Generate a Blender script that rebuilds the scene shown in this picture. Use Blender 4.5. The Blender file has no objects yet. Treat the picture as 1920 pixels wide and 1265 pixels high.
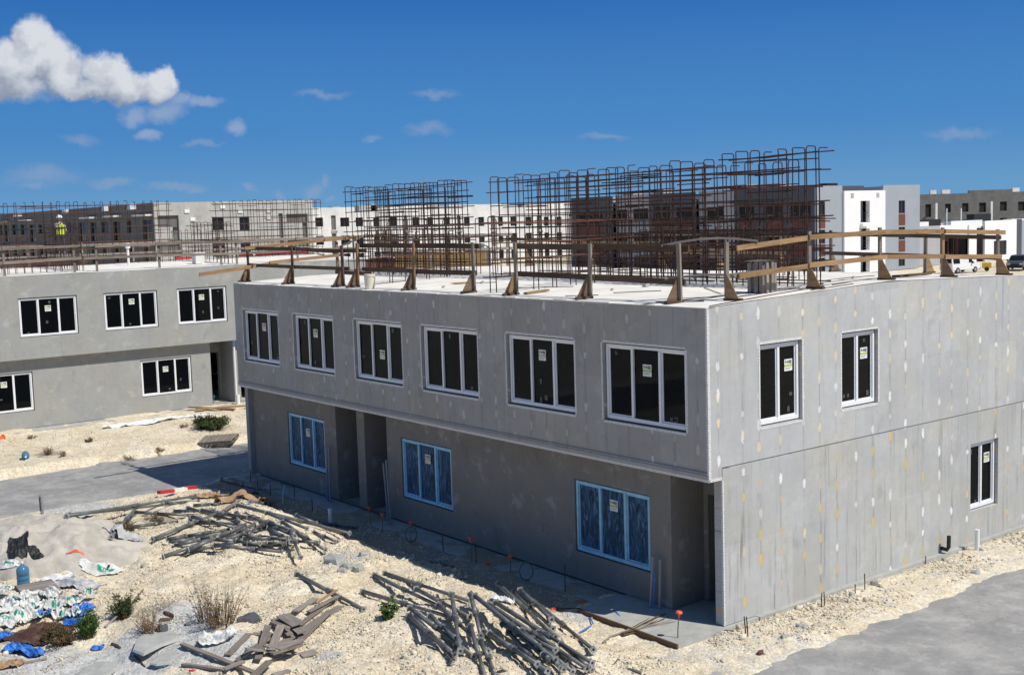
import bpy, bmesh, math, random
import numpy as np
from mathutils import Vector, Matrix, Euler, Quaternion
random.seed(7); rng = np.random.default_rng(7)
R = math.radians
scene = bpy.context.scene
C = scene.collection
# ------------------------------------------------------------------ camera
F_PX = 2250.67; CAM = np.array([15.2059, -16.3891, 7.8494]); YAW, PITCH, ROLL = 0.9095, -0.0980, -0.0306
def cam_axes():
    f = np.array([-math.sin(YAW)*math.cos(PITCH), math.cos(YAW)*math.cos(PITCH), math.sin(PITCH)])
    r = np.array([math.cos(YAW), math.sin(YAW), 0.0]); u = np.cross(r, f)
    c, s = math.cos(ROLL), math.sin(ROLL)
    return c*r+s*u, -s*r+c*u, f
CR, CU, CF = cam_axes()
cam_d = bpy.data.cameras.new('camera'); cam = bpy.data.objects.new('camera', cam_d); C.objects.link(cam)
cam_d.sensor_width = 36; cam_d.sensor_fit = 'HORIZONTAL'; cam_d.lens = F_PX/1920*36
cam_d.clip_start = 0.3; cam_d.clip_end = 8000
cam.matrix_world = Matrix(((CR[0], CU[0], -CF[0], CAM[0]), (CR[1], CU[1], -CF[1], CAM[1]), (CR[2], CU[2], -CF[2], CAM[2]), (0, 0, 0, 1)))
scene.camera = cam
# ------------------------------------------------------------------ sun, exposure
SUN_EL = R(52); SUN_AZ = math.atan2(.375, .927)
sun_dir = Vector((math.cos(SUN_EL)*math.cos(SUN_AZ), math.cos(SUN_EL)*math.sin(SUN_AZ), math.sin(SUN_EL)))
sd = bpy.data.lights.new('sun', 'SUN'); sd.energy = 4.4; sd.angle = R(.53); sd.color = (1, .955, .88)
sun = bpy.data.objects.new('sun', sd); C.objects.link(sun)
sun.rotation_euler = (-sun_dir).to_track_quat('-Z', 'Y').to_euler(); sun.location = (0, 0, 60)
scene.view_settings.view_transform = 'Standard'; scene.view_settings.look = 'None'
scene.view_settings.exposure = 0.0; scene.view_settings.gamma = 1.0
# ------------------------------------------------------------------ node helpers
class NT:
    def __init__(s, nt): s.nt = nt; s.L = nt.links
    def n(s, t, **kw):
        o = s.nt.nodes.new(t)
        for k, v in kw.items(): setattr(o, k, v)
        return o
    def put(s, sock, v):
        if isinstance(v, bpy.types.NodeSocket): s.L.new(v, sock)
        elif v is not None:
            try: sock.default_value = v
            except Exception: sock.default_value = (*v, 1) if len(v) == 3 else v
    def m(s, op, a, b=None, c=None, clamp=False):
        o = s.n('ShaderNodeMath', operation=op, use_clamp=clamp)
        for i, v in enumerate((a, b, c)):
            if v is not None: s.put(o.inputs[i], v)
        return o.outputs[0]
    def v(s, op, a, b=None, scale=None):
        o = s.n('ShaderNodeVectorMath', operation=op)
        s.put(o.inputs[0], a)
        if b is not None: s.put(o.inputs[1], b)
        if scale is not None: s.put(o.inputs[3], scale)
        return o.outputs[1] if op in ('DOT_PRODUCT', 'LENGTH', 'DISTANCE') else o.outputs[0]
    def ss(s, x, a, b, lo=0., hi=1.):
        o = s.n('ShaderNodeMapRange', interpolation_type='SMOOTHSTEP')
        for i, v in enumerate((x, a, b, lo, hi)): s.put(o.inputs[i], v)
        return o.outputs[0]
    def lin(s, x, a, b, lo=0., hi=1.):
        o = s.n('ShaderNodeMapRange')
        for i, v in enumerate((x, a, b, lo, hi)): s.put(o.inputs[i], v)
        return o.outputs[0]
    def noise(s, vec, scale, detail=4, rough=.55, dist=0, col=False):
        o = s.n('ShaderNodeTexNoise'); s.put(o.inputs['Vector'], vec)
        for k, v in (('Scale', scale), ('Detail', detail), ('Roughness', rough), ('Distortion', dist)): s.put(o.inputs[k], v)
        return o.outputs[1 if col else 0]
    def mix(s, f, a, b, mode='MIX'):
        o = s.n('ShaderNodeMix', data_type='RGBA', blend_type=mode)
        s.put(o.inputs[0], f); s.put(o.inputs[6], a); s.put(o.inputs[7], b)
        return o.outputs[2]
    def xyz(s, x, y, z):
        o = s.n('ShaderNodeCombineXYZ')
        for i, v in enumerate((x, y, z)): s.put(o.inputs[i], v)
        return o.outputs[0]
    def sep(s, v):
        o = s.n('ShaderNodeSeparateXYZ'); s.put(o.inputs[0], v); return o.outputs
    def bump(s, h, strength=.3, dist=.02):
        o = s.n('ShaderNodeBump'); s.put(o.inputs['Strength'], strength); s.put(o.inputs['Distance'], dist); s.put(o.inputs['Height'], h)
        return o.outputs[0]
def new_mat(name):
    m = bpy.data.materials.new(name); m.use_nodes = True
    t = NT(m.node_tree); b = m.node_tree.nodes['Principled BSDF']
    return m, t, b
def c4(c): return (*c, 1)
# ------------------------------------------------------------------ world
SKY_STRENGTH = 0.07
def px_dir(x, y):
    d = CF*F_PX+(x-960)*CR-(y-632.5)*CU
    return d/np.linalg.norm(d)
def make_world():
    w = bpy.data.worlds.new('World'); scene.world = w; w.use_nodes = True
    t = NT(w.node_tree); bg = w.node_tree.nodes['Background']
    sky = t.n('ShaderNodeTexSky', sky_type='NISHITA'); sky.sun_disc = False
    sky.sun_elevation = SUN_EL; sky.sun_rotation = math.pi/2-SUN_AZ
    sky.air_density = 1.25; sky.dust_density = 0.25; sky.ozone_density = 3.2; sky.altitude = 0
    d = t.n('ShaderNodeTexCoord').outputs['Generated']
    # compass frame of the cloud bank: bearing of the view over the site, level with the horizon
    f0 = Vector((-math.sin(YAW), math.cos(YAW), 0)); r0 = Vector((math.cos(YAW), math.sin(YAW), 0))
    den = t.m('MAXIMUM', t.v('DOT_PRODUCT', d, tuple(f0)), .05)
    a = t.m('DIVIDE', t.v('DOT_PRODUCT', d, tuple(r0)), den)
    e = t.m('DIVIDE', t.sep(d)[2], den)
    front = t.ss(t.v('DOT_PRODUCT', d, tuple(f0)), .3, .5)
    p = t.xyz(a, e, 0)
    wob = t.v('SUBTRACT', t.noise(p, 17, 6, .62, col=True), (.5, .5, .5))
    wob2 = t.v('SUBTRACT', t.noise(p, 60, 5, .6, col=True), (.5, .5, .5))
    q = t.v('ADD', p, t.v('ADD', t.v('SCALE', wob, scale=.030), t.v('SCALE', wob2, scale=.012)))
    def ae(x, y):
        v = Vector(px_dir(x, y)); k = v.dot(f0); return v.dot(r0)/k, v.z/k
    def field(q, lobes):
        acc = None
        for (x, y, rx, ry) in lobes:
            ca, ce = ae(x, y)
            dd = t.v('LENGTH', t.v('MULTIPLY', t.v('SUBTRACT', q, (ca, ce, 0)), (F_PX/rx, F_PX/ry, 0)))
            s_ = t.m('SUBTRACT', 1.0, dd)
            if acc is None: acc = s_
            else: acc = t.m('SMOOTH_MAX', acc, s_, .12)
        return acc
    big = [(60, 75, 46, 52), (85, 110, 60, 60), (25, 130, 70, 60), (115, 135, 55, 55), (30, 165, 80, 30), (195, 140, 55, 46), (235, 160, 70, 38), (300, 155, 40, 38), (180, 172, 90, 24), (-40, 150, 60, 60)]
    low = [(255, 215, 40, 26), (310, 210, 50, 28), (380, 195, 46, 16), (437, 240, 30, 20), (275, 252, 40, 12), (340, 190, 40, 20)]
    faint = [(610, 178, 70, 12), (815, 178, 56, 13), (800, 248, 60, 14), (700, 262, 26, 7), (1800, 245, 80, 12), (80, 335, 95, 24), (150, 262, 40, 14), (380, 270, 46, 8), (60, 190, 60, 14), (210, 340, 60, 12), (370, 350, 30, 10), (470, 357, 22, 13), (520, 358, 18, 13), (585, 350, 26, 20), (605, 335, 14, 14), (626, 368, 16, 10), (1130, 262, 60, 9), (60, 355, 40, 10), (330, 345, 70, 10)]
    fb = field(q, big); fl = field(q, low); ff = field(q, faint)
    # the same bank sampled a little towards the light: thick towards the sun = lit billow, thin = grey base
    off = t.v('ADD', q, (.010, .016, 0))
    fb2 = field(off, big)
    lit = t.m('SUBTRACT', fb, fb2)
    mb = t.ss(t.m('ADD', fb, t.m('MULTIPLY', t.m('SUBTRACT', t.noise(p, 90, 4, .65), .5), .20)), -.02, .40); ml = t.ss(fl, .02, .8, 0, .55); mf = t.ss(ff, -.05, .9, 0, .46)
    puff = t.noise(p, 42, 5, .6)
    base_e = ae(150, 200)[1]; top_e = ae(150, 60)[1]
    hgt = t.ss(e, base_e-.002, t.m('ADD', base_e, .045))
    bil = t.m('SUBTRACT', t.noise(q, 42, 4, .55), t.noise(off, 42, 4, .55))
    shade = t.m('ADD', t.m('MULTIPLY', hgt, .42), t.m('ADD', t.m('MULTIPLY', lit, .7), t.m('MULTIPLY', bil, 1.5)), clamp=False)
    shade = t.m('ADD', shade, .26, clamp=True)
    K = 1/SKY_STRENGTH
    cb = t.mix(shade, c4((.27*K, .32*K, .42*K)), c4((.68*K, .715*K, .77*K)))
    cl = c4((.40*K, .46*K, .60*K)); cf = c4((.30*K, .38*K, .54*K))
    hs = t.n('ShaderNodeHueSaturation'); t.put(hs.inputs['Saturation'], 1.12); t.put(hs.inputs['Value'], 1.0); t.put(hs.inputs['Color'], sky.outputs[0])
    # clear tropical air: deep blue overhead, paler and greener towards the sea horizon
    z_ = t.sep(d)[2]
    def g(c): return c4(tuple(k*K for k in c))
    low_ = t.mix(t.ss(z_, -.005, .085), g((.150, .345, .585)), g((.070, .245, .560)))
    low_ = t.mix(t.ss(z_, .06, .24), low_, g((.016, .120, .430)))
    low_ = t.mix(1.0, low_, t.mix(t.noise(d, 2.2, 4, .6), c4((.93, .95, .97)), c4((1.06, 1.05, 1.03))), 'MULTIPLY')
    col = t.mix(t.ss(z_, .28, .75), low_, hs.outputs[0])
    col = t.mix(t.m('MULTIPLY', mf, front), col, cf)
    col = t.mix(t.m('MULTIPLY', ml, front), col, cl)
    col = t.mix(t.m('MULTIPLY', mb, front), col, cb)
    t.put(bg.inputs[0], col); bg.inputs[1].default_value = SKY_STRENGTH
make_world()
# ------------------------------------------------------------------ object helpers
def tag(o, label=None, cat=None, group=None, kind=None):
    if label: o['label'] = label
    if cat: o['category'] = cat
    if group: o['group'] = group
    if kind: o['kind'] = kind
    return o
def wloc(o):
    v = Vector((0, 0, 0))
    while o is not None: v += o.location; o = o.parent
    return v
def thing(name, label, cat, loc=(0, 0, 0), rot=(0, 0, 0), group=None):
    o = bpy.data.objects.new(name, None); C.objects.link(o); o.empty_display_size = .2
    o.location = loc; o.rotation_euler = rot
    return tag(o, label, cat, group)
class MB:
    def __init__(s): s.v = []; s.f = []; s.m = []; s.uv = []; s.T = None
    def add(s, vs, fs, mi=0, uvs=None):
        b = len(s.v)
        if s.T is not None: vs = [tuple(s.T @ Vector(v)) for v in vs]
        s.v += [tuple(v) for v in vs]
        for k, f in enumerate(fs):
            s.f.append(tuple(b+i for i in f)); s.m.append(mi)
            s.uv.append(uvs[k] if uvs else [(0, 0)]*len(f))
    def quad(s, a, b, c, d, mi=0, uv=None):
        if uv is None:
            w = (Vector(b)-Vector(a)).length; h = (Vector(d)-Vector(a)).length; uv = [(0, 0), (w, 0), (w, h), (0, h)]
        s.add([a, b, c, d], [(0, 1, 2, 3)], mi, [uv])
    def box(s, x0, y0, z0, x1, y1, z1, mi=0):
        P = [(x0, y0, z0), (x1, y0, z0), (x1, y1, z0), (x0, y1, z0), (x0, y0, z1), (x1, y0, z1), (x1, y1, z1), (x0, y1, z1)]
        F = [(0, 3, 2, 1), (4, 5, 6, 7), (0, 1, 5, 4), (1, 2, 6, 5), (2, 3, 7, 6), (3, 0, 4, 7)]
        U = []
        for k, f in enumerate(F):
            ax = (0, 1) if k < 2 else ((0, 2) if k in (2, 4) else (1, 2))
            U.append([(P[i][ax[0]], P[i][ax[1]]) for i in f])
        s.add(P, F, mi, U)
    def beam(s, p0, p1, w, h, mi=0, up=(0, 0, 1), roll=0):
        p0 = Vector(p0); p1 = Vector(p1); d = (p1-p0); L = d.length; d.normalize(); up = Vector(up)
        if abs(d.dot(up)) > .98: up = Vector((1, 0, 0)) if abs(d.x) < .9 else Vector((0, 1, 0))
        a = d.cross(up).normalized(); b = a.cross(d).normalized()
        if roll: q = Quaternion(d, roll); a = q @ a; b = q @ b
        o = random.random()*7
        P = []
        for e in (p0, p1):
            for (i, j) in ((-1, -1), (1, -1), (1, 1), (-1, 1)): P.append(tuple(e+a*(i*w/2)+b*(j*h/2)))
        F = [(0, 1, 2, 3), (7, 6, 5, 4), (0, 4, 5, 1), (1, 5, 6, 2), (2, 6, 7, 3), (3, 7, 4, 0)]
        U = [[(o, o), (o, o+w), (o+h, o+w), (o+h, o)]]*2
        for k in range(4):
            x = w if k % 2 == 0 else h
            U.append([(o, o+k*.31), (o+L, o+k*.31), (o+L, o+k*.31+x), (o, o+k*.31+x)])
        s.add(P, F, mi, U)
    def tube(s, path, r, n=6, mi=0, cap=True):
        path = [Vector(p) for p in path]; rs = r if isinstance(r, (list, tuple)) else [r]*len(path)
        P = []; prev = None
        for k, p in enumerate(path):
            d = (path[min(k+1, len(path)-1)]-path[max(k-1, 0)]).normalized()
            if prev is None: a = d.orthogonal().normalized()
            else:
                a = prev-d*prev.dot(d)
                a = a.normalized() if a.length > 1e-6 else d.orthogonal().normalized()
            prev = a; b = d.cross(a)
            for i in range(n):
                t = 2*math.pi*i/n; P.append(tuple(p+(a*math.cos(t)+b*math.sin(t))*rs[k]))
        F = []; U = []; acc = 0
        for k in range(len(path)-1):
            L = (path[k+1]-path[k]).length
            for i in range(n):
                j = (i+1) % n; F.append((k*n+i, k*n+j, (k+1)*n+j, (k+1)*n+i))
                U.append([(acc, i/n), (acc, (i+1)/n), (acc+L, (i+1)/n), (acc+L, i/n)])
            acc += L
        if cap:
            F.append(tuple(range(n-1, -1, -1))); U.append([(0, 0)]*n)
            e = (len(path)-1)*n; F.append(tuple(range(e, e+n))); U.append([(0, 0)]*n)
        s.add(P, F, mi, U)
    def lathe(s, prof, n=20, mi=0, at=(0, 0, 0)):
        P = []; F = []
        for (r, z) in prof:
            for i in range(n):
                t = 2*math.pi*i/n; P.append((at[0]+r*math.cos(t), at[1]+r*math.sin(t), at[2]+z))
        for k in range(len(prof)-1):
            for i in range(n):
                j = (i+1) % n; F.append((k*n+i, k*n+j, (k+1)*n+j, (k+1)*n+i))
        F.append(tuple(range(n-1, -1, -1))); e = (len(prof)-1)*n; F.append(tuple(range(e, e+n)))
        s.add(P, F, mi)
    def prism(s, pts, ext, mi=0):
        n = len(pts); e = Vector(ext); P = [tuple(p) for p in pts]+[tuple(Vector(p)+e) for p in pts]
        F = [tuple(range(n-1, -1, -1)), tuple(range(n, 2*n))]+[(i, (i+1) % n, n+(i+1) % n, n+i) for i in range(n)]
        U = [[(p[0]+p[1], p[2]) for p in (P[i] for i in f)] for f in F]
        s.add(P, F, mi, U)
    def mesh(s, name, mats, smooth=False):
        me = bpy.data.meshes.new(name); me.from_pydata(s.v, [], s.f)
        for m in (mats if isinstance(mats, (list, tuple)) else [mats]): me.materials.append(m)
        me.polygons.foreach_set('material_index', s.m)
        ul = me.uv_layers.new(name='UVMap'); flat = [c for fu in s.uv for p in fu for c in p]
        ul.data.foreach_set('uv', flat)
        if smooth: me.polygons.foreach_set('use_smooth', [True]*len(s.f))
        me.update(); return me
    def build(s, name, mats, parent=None, world=True, smooth=False):
        o = bpy.data.objects.new(name, s.mesh(name, mats, smooth)); C.objects.link(o)
        if parent is not None:
            o.parent = parent
            if world: o.location = -wloc(parent)
        return o
def link_child(src, parent):
    c = src.copy(); C.objects.link(c); c.parent = parent; return c
def copy_tree(o, parent=None):
    c = o.copy(); C.objects.link(c)
    if parent is not None: c.parent = parent
    for ch in list(o.children): copy_tree(ch, c)
    return c
# ------------------------------------------------------------------ value noise (python side)
_tab = rng.random((512, 512))
def vnoise(x, y):
    x = np.asarray(x, float); y = np.asarray(y, float)
    xi = np.floor(x).astype(int); yi = np.floor(y).astype(int); fx = x-xi; fy = y-yi
    fx = fx*fx*(3-2*fx); fy = fy*fy*(3-2*fy)
    a = _tab[xi % 512, yi % 512]; b = _tab[(xi+1) % 512, yi % 512]; c = _tab[xi % 512, (yi+1) % 512]; d = _tab[(xi+1) % 512, (yi+1) % 512]
    return (a*(1-fx)+b*fx)*(1-fy)+(c*(1-fx)+d*fx)*fy
def fbm(x, y, o=4):
    s = 0; a = .5; t = 0
    for k in range(o):
        s = s+a*vnoise(x*2**k+k*17.3, y*2**k+k*9.1); t += a; a *= .5
    return s/t
def sst(x, a, b):
    t = np.clip((np.asarray(x, float)-a)/(b-a), 0, 1); return t*t*(3-2*t)
# ------------------------------------------------------------------ materials
def plain(name, col, rough=.6, var=.12, scale=6, bump=0, metal=0, bscale=30, spec=.4):
    m, t, b = new_mat(name)
    co = t.n('ShaderNodeTexCoord').outputs['Object']
    n = t.noise(co, scale, 5, .6)
    f = t.lin(n, .25, .75, 1-var, 1+var)
    t.put(b.inputs['Base Color'], t.mix(1.0, c4(col), t.xyz(f, f, f), 'MULTIPLY'))
    b.inputs['Roughness'].default_value = rough; b.inputs['Metallic'].default_value = metal
    b.inputs['Specular IOR Level'].default_value = spec
    if bump: t.put(b.inputs['Normal'], t.bump(t.noise(co, bscale, 4, .6), bump, .02))
    return m
def concrete(name, base, panels=0., yellow=0., patch=.8, streak=.5, cool=.0, pitch=.6, blotch=.28, row=.56, psz=1.0, lines=1.0):
    m, t, b = new_mat(name)
    uv = t.n('ShaderNodeUVMap').outputs[0]; u, v, _ = t.sep(uv)
    n1 = t.noise(uv, .9, 6, .62); n2 = t.noise(uv, 5.5, 6, .65); n3 = t.noise(uv, 46, 4, .7)
    f = t.m('ADD', 1-blotch/2-.09, t.m('ADD', t.m('MULTIPLY', n1, blotch), t.m('MULTIPLY', n2, .18)))
    f = t.m('MULTIPLY', f, t.lin(n3, .2, .8, .955, 1.045))
    if streak:
        st = t.noise(t.xyz(t.m('MULTIPLY', u, 9), t.m('MULTIPLY', v, .45), 3.3), 1, 5, .65)
        st = t.ss(st, .50, .80)
        st2 = t.noise(t.xyz(t.m('MULTIPLY', u, 3), t.m('MULTIPLY', v, .25), 8.3), 1, 4, .6)
        f = t.m('MULTIPLY', f, t.m('SUBTRACT', 1.0, t.m('MULTIPLY', t.m('MULTIPLY', st, t.ss(st2, .42, .62)), streak)))
    pit = t.n('ShaderNodeTexVoronoi'); t.put(pit.inputs['Vector'], uv); pit.inputs['Scale'].default_value = 7.0; pit.inputs['Randomness'].default_value = 1
    f = t.m('MULTIPLY', f, t.lin(t.m('MAXIMUM', pit.outputs[0], t.ss(t.noise(uv, 2.1, 3, .5), .62, .5)), .03, .07, .72, 1.))
    tint = t.mix(t.ss(t.noise(uv, .55, 4, .6), .4, .66), c4(base), c4((base[0]*1.04, base[1]*1.01, base[2]*.94)))
    col = t.mix(1.0, tint, t.xyz(f, f, f), 'MULTIPLY')
    h = t.m('ADD', t.m('MULTIPLY', n3, .5), n2)
    wash = t.ss(t.noise(t.v('ADD', uv, (13.1, 4.7, 0)), 1.7, 6, .68), .54, .68)
    col = t.mix(t.m('MULTIPLY', wash, .26), col, c4((.62, .62, .60)))
    drk = t.ss(t.noise(t.xyz(t.m('MULTIPLY', u, 1.6), t.m('MULTIPLY', v, .9), 21.0), 1.1, 6, .68), .56, .72)
    col = t.mix(t.m('MULTIPLY', drk, .30), col, c4((base[0]*.45, base[1]*.45, base[2]*.43)))
    if panels:
        pcell = t.n('ShaderNodeTexWhiteNoise', noise_dimensions='2D'); t.put(pcell.inputs['Vector'], t.xyz(t.m('FLOOR', t.m('DIVIDE', u, pitch*2)), t.m('FLOOR', t.m('DIVIDE', v, 1.53)), 0))
        pf = t.lin(pcell.outputs[0], 0, 1, .93, 1.05); col = t.mix(1., col, t.xyz(pf, pf, pf), 'MULTIPLY')
        k = t.m('DIVIDE', u, pitch); ci = t.m('FLOOR', k); fu = t.m('SUBTRACT', t.m('FRACT', k), .5)
        wn = t.n('ShaderNodeTexWhiteNoise', noise_dimensions='1D'); t.put(wn.inputs['W'], ci)
        off = t.m('MULTIPLY', wn.outputs[0], .5)
        z = t.m('DIVIDE', t.m('ADD', v, off), row); ri = t.m('FLOOR', z); fz = t.m('SUBTRACT', t.m('FRACT', z), .5)
        w2 = t.n('ShaderNodeTexWhiteNoise', noise_dimensions='2D'); t.put(w2.inputs['Vector'], t.xyz(ci, ri, 0))
        r, g, bl = t.sep(w2.outputs[1])
        shift = t.m('ADD', t.m('MULTIPLY', t.m('SUBTRACT', wn.outputs[0], .5), .16), t.m('MULTIPLY', t.m('SUBTRACT', t.noise(uv, 1.9, 3, .6), .5), .05))
        du = t.m('DIVIDE', t.m('ADD', t.m('MULTIPLY', fu, pitch), shift), .042*psz)
        jz = t.m('MULTIPLY', t.m('SUBTRACT', r, .5), .5)
        dv = t.m('DIVIDE', t.m('MULTIPLY', t.m('SUBTRACT', fz, jz), row), t.m('MULTIPLY', t.lin(bl, 0, 1, .055, .115), psz))
        d = t.m('SQRT', t.m('ADD', t.m('MULTIPLY', du, du), t.m('MULTIPLY', dv, dv)))
        d = t.m('ADD', d, t.m('MULTIPLY', t.m('SUBTRACT', t.noise(uv, 15, 4, .65), .5), 1.9))
        pres = t.m('MULTIPLY', t.m('GREATER_THAN', g, .17), t.lin(t.m('FRACT', t.m('MULTIPLY', bl, 5.7)), 0, 1, .4, 1.1))
        ma = t.m('MULTIPLY', t.m('MULTIPLY', t.ss(d, 1.3, .7), pres), patch)
        halo = t.m('MULTIPLY', t.m('MULTIPLY', t.ss(d, 2.0, 1.0), pres), .10)
        # faint form seams running up through the tie holes
        su = t.m('ABSOLUTE', t.m('ADD', t.m('MULTIPLY', fu, pitch), shift))
        ln = t.m('MULTIPLY', t.ss(su, .014, .004), t.ss(t.noise(t.xyz(ci, t.m('MULTIPLY', v, 1.3), 0), 1, 4, .6), .40, .62))
        sm = t.m('MULTIPLY', t.ss(su, .06, .0), t.ss(t.noise(t.xyz(t.m('MULTIPLY', u, 5), t.m('MULTIPLY', v, .8), 5.0), 1, 4, .6), .45, .65))
        dk = t.m('ADD', halo, t.m('ADD', t.m('MULTIPLY', ln, .30*lines), t.m('MULTIPLY', sm, .13*lines)))
        col = t.mix(dk, col, c4((base[0]*.3, base[1]*.3, base[2]*.3)))
        zone = t.ss(t.m('ADD', t.noise(uv, .45, 2, .5), t.m('MULTIPLY', t.m('SUBTRACT', r, .5), .5)), .42, .54)
        pc = t.mix(t.m('MULTIPLY', zone, yellow), c4((.78, .78, .75)), c4((.66, .46, .17)))
        col = t.mix(ma, col, pc)
    t.put(b.inputs['Base Color'], col); b.inputs['Roughness'].default_value = .88; b.inputs['Specular IOR Level'].default_value = .25
    t.put(b.inputs['Normal'], t.bump(h, .25, .006))
    return m
def wood(name, a, bcol, rough=.8, dark=.35, knots=True):
    m, t, b = new_mat(name)
    uv = t.n('ShaderNodeUVMap').outputs[0]; u, v, _ = t.sep(uv)
    oi = t.n('ShaderNodeObjectInfo').outputs['Random']
    g = t.noise(t.xyz(t.m('ADD', t.m('MULTIPLY', u, 1.3), t.m('MULTIPLY', oi, 9)), t.m('MULTIPLY', v, 38), oi), 1.6, 6, .65, .6)
    big = t.noise(t.xyz(t.m('MULTIPLY', u, 1.1), t.m('MULTIPLY', v, 5), t.m('MULTIPLY', oi, 20)), 1.5, 4, .6)
    col = t.mix(t.ss(g, .3, .7), c4(a), c4(bcol))
    f = t.lin(big, .25, .75, 1-dark, 1+dark*.6)
    col = t.mix(1.0, col, t.xyz(f, f, f), 'MULTIPLY')
    f2 = t.lin(oi, 0, 1, .82, 1.15); col = t.mix(1.0, col, t.xyz(f2, f2, f2), 'MULTIPLY')
    if knots:
        vo = t.n('ShaderNodeTexVoronoi'); t.put(vo.inputs['Vector'], t.xyz(t.m('MULTIPLY', u, 2.2), t.m('MULTIPLY', v, 7), oi)); vo.inputs['Scale'].default_value = 1
        col = t.mix(t.ss(vo.outputs[0], .13, .05, 0, .6), col, c4((bcol[0]*.4, bcol[1]*.35, bcol[2]*.3)))
    t.put(b.inputs['Base Color'], col); b.inputs['Roughness'].default_value = rough; b.inputs['Specular IOR Level'].default_value = .2
    t.put(b.inputs['Normal'], t.bump(g, .3, .004))
    return m
def glass_dark(name, base=(.004, .005, .006), rough=.015, spec=.11, wav=.02):
    m, t, b = new_mat(name)
    co = t.n('ShaderNodeTexCoord').outputs['Object']
    b.inputs['Base Color'].default_value = c4(base); b.inputs['Roughness'].default_value = rough
    b.inputs['IOR'].default_value = 1.45; b.inputs['Specular IOR Level'].default_value = spec
    t.put(b.inputs['Normal'], t.bump(t.noise(co, 1.3, 2, .5), wav, .05))
    return m
M = {}
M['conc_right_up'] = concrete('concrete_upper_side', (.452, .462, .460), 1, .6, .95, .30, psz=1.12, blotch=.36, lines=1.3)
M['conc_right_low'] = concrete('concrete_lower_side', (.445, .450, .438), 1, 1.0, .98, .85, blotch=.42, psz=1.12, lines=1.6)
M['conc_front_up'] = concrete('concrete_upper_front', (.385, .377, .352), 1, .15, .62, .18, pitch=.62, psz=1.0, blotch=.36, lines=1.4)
M['conc_front_low'] = concrete('render_lower_front', (.238, .224, .199), 0, 0, 0, .12, blotch=.40)  # lower front base colour lowered to deepen the wall's shade
M['conc_left'] = concrete('smooth_render', (.335, .340, .326), 0, 0, 0, .12, blotch=.42)
M['conc_soft'] = concrete('concrete_plain', (.40, .395, .375), 0, 0, 0, .2)
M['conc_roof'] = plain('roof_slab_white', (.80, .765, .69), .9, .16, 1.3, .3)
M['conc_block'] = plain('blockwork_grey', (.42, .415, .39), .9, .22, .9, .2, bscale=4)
M['conc_block_shade'] = plain('blockwork_shade_tone', (.14, .14, .135), .9, .25, .8, .2, bscale=4)  # blockwork with shade put into its colour, for shaded faces and recesses
M['conc_white'] = plain('primed_render', (.68, .675, .65), .85, .2, .45)
M['paint_white'] = plain('white_paint', (.84, .84, .83), .6, .03, .6)
M['paint_grey'] = plain('grey_paint', (.33, .36, .40), .65, .05, .5)
M['paint_lgrey'] = plain('light_grey_paint', (.40, .40, .41), .7, .05, .5)
M['paint_dark'] = plain('charcoal_paint', (.085, .09, .105), .65, .08, .5)
M['brick'] = plain('terracotta_panel', (.15, .055, .038), .75, .18, 3)
M['vinyl'] = plain('white_vinyl', (.80, .81, .82), .35, .03, 4)
M['vinyl_blue'] = plain('blue_film_tape', (.30, .60, .76), .4, .2, 5)
M['glass'] = glass_dark('window_glass')
def clear_glass():
    m, t, b = new_mat('clear_glass'); nt = m.node_tree; out = nt.nodes['Material Output']
    tr = t.n('ShaderNodeBsdfTransparent'); tr.inputs[0].default_value = (.50, .52, .53, 1)
    gl = t.n('ShaderNodeBsdfGlossy'); gl.inputs['Roughness'].default_value = .01; gl.inputs['Color'].default_value = (.26, .30, .36, 1)
    co = t.n('ShaderNodeTexCoord').outputs['Object']; t.put(gl.inputs['Normal'], t.bump(t.noise(co, 1.3, 2, .5), .02, .05))
    fr = t.n('ShaderNodeFresnel'); fr.inputs['IOR'].default_value = 1.4
    mx = t.n('ShaderNodeMixShader'); nt.links.new(fr.outputs[0], mx.inputs[0]); nt.links.new(tr.outputs[0], mx.inputs[1]); nt.links.new(gl.outputs[0], mx.inputs[2]); nt.links.new(mx.outputs[0], out.inputs['Surface']); return m
M['glass_clear'] = clear_glass()
M['glass_far'] = glass_dark('far_glass', (.012, .014, .016), .08, .35)
M['void'] = plain('dark_room', (.02, .02, .02), .9, .1)
M['bead'] = None
def bead_mat():
    m, t, b = new_mat('perforated_bead'); uv = t.n('ShaderNodeUVMap').outputs[0]
    vo = t.n('ShaderNodeTexVoronoi'); t.put(vo.inputs['Vector'], uv); vo.inputs['Scale'].default_value = 34; vo.inputs['Randomness'].default_value = .25
    t.put(b.inputs['Base Color'], t.mix(t.ss(vo.outputs[0], .30, .36), c4((.25, .24, .22)), c4((.80, .79, .76)))); b.inputs['Roughness'].default_value = .6
    return m
M['bead'] = bead_mat()
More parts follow.
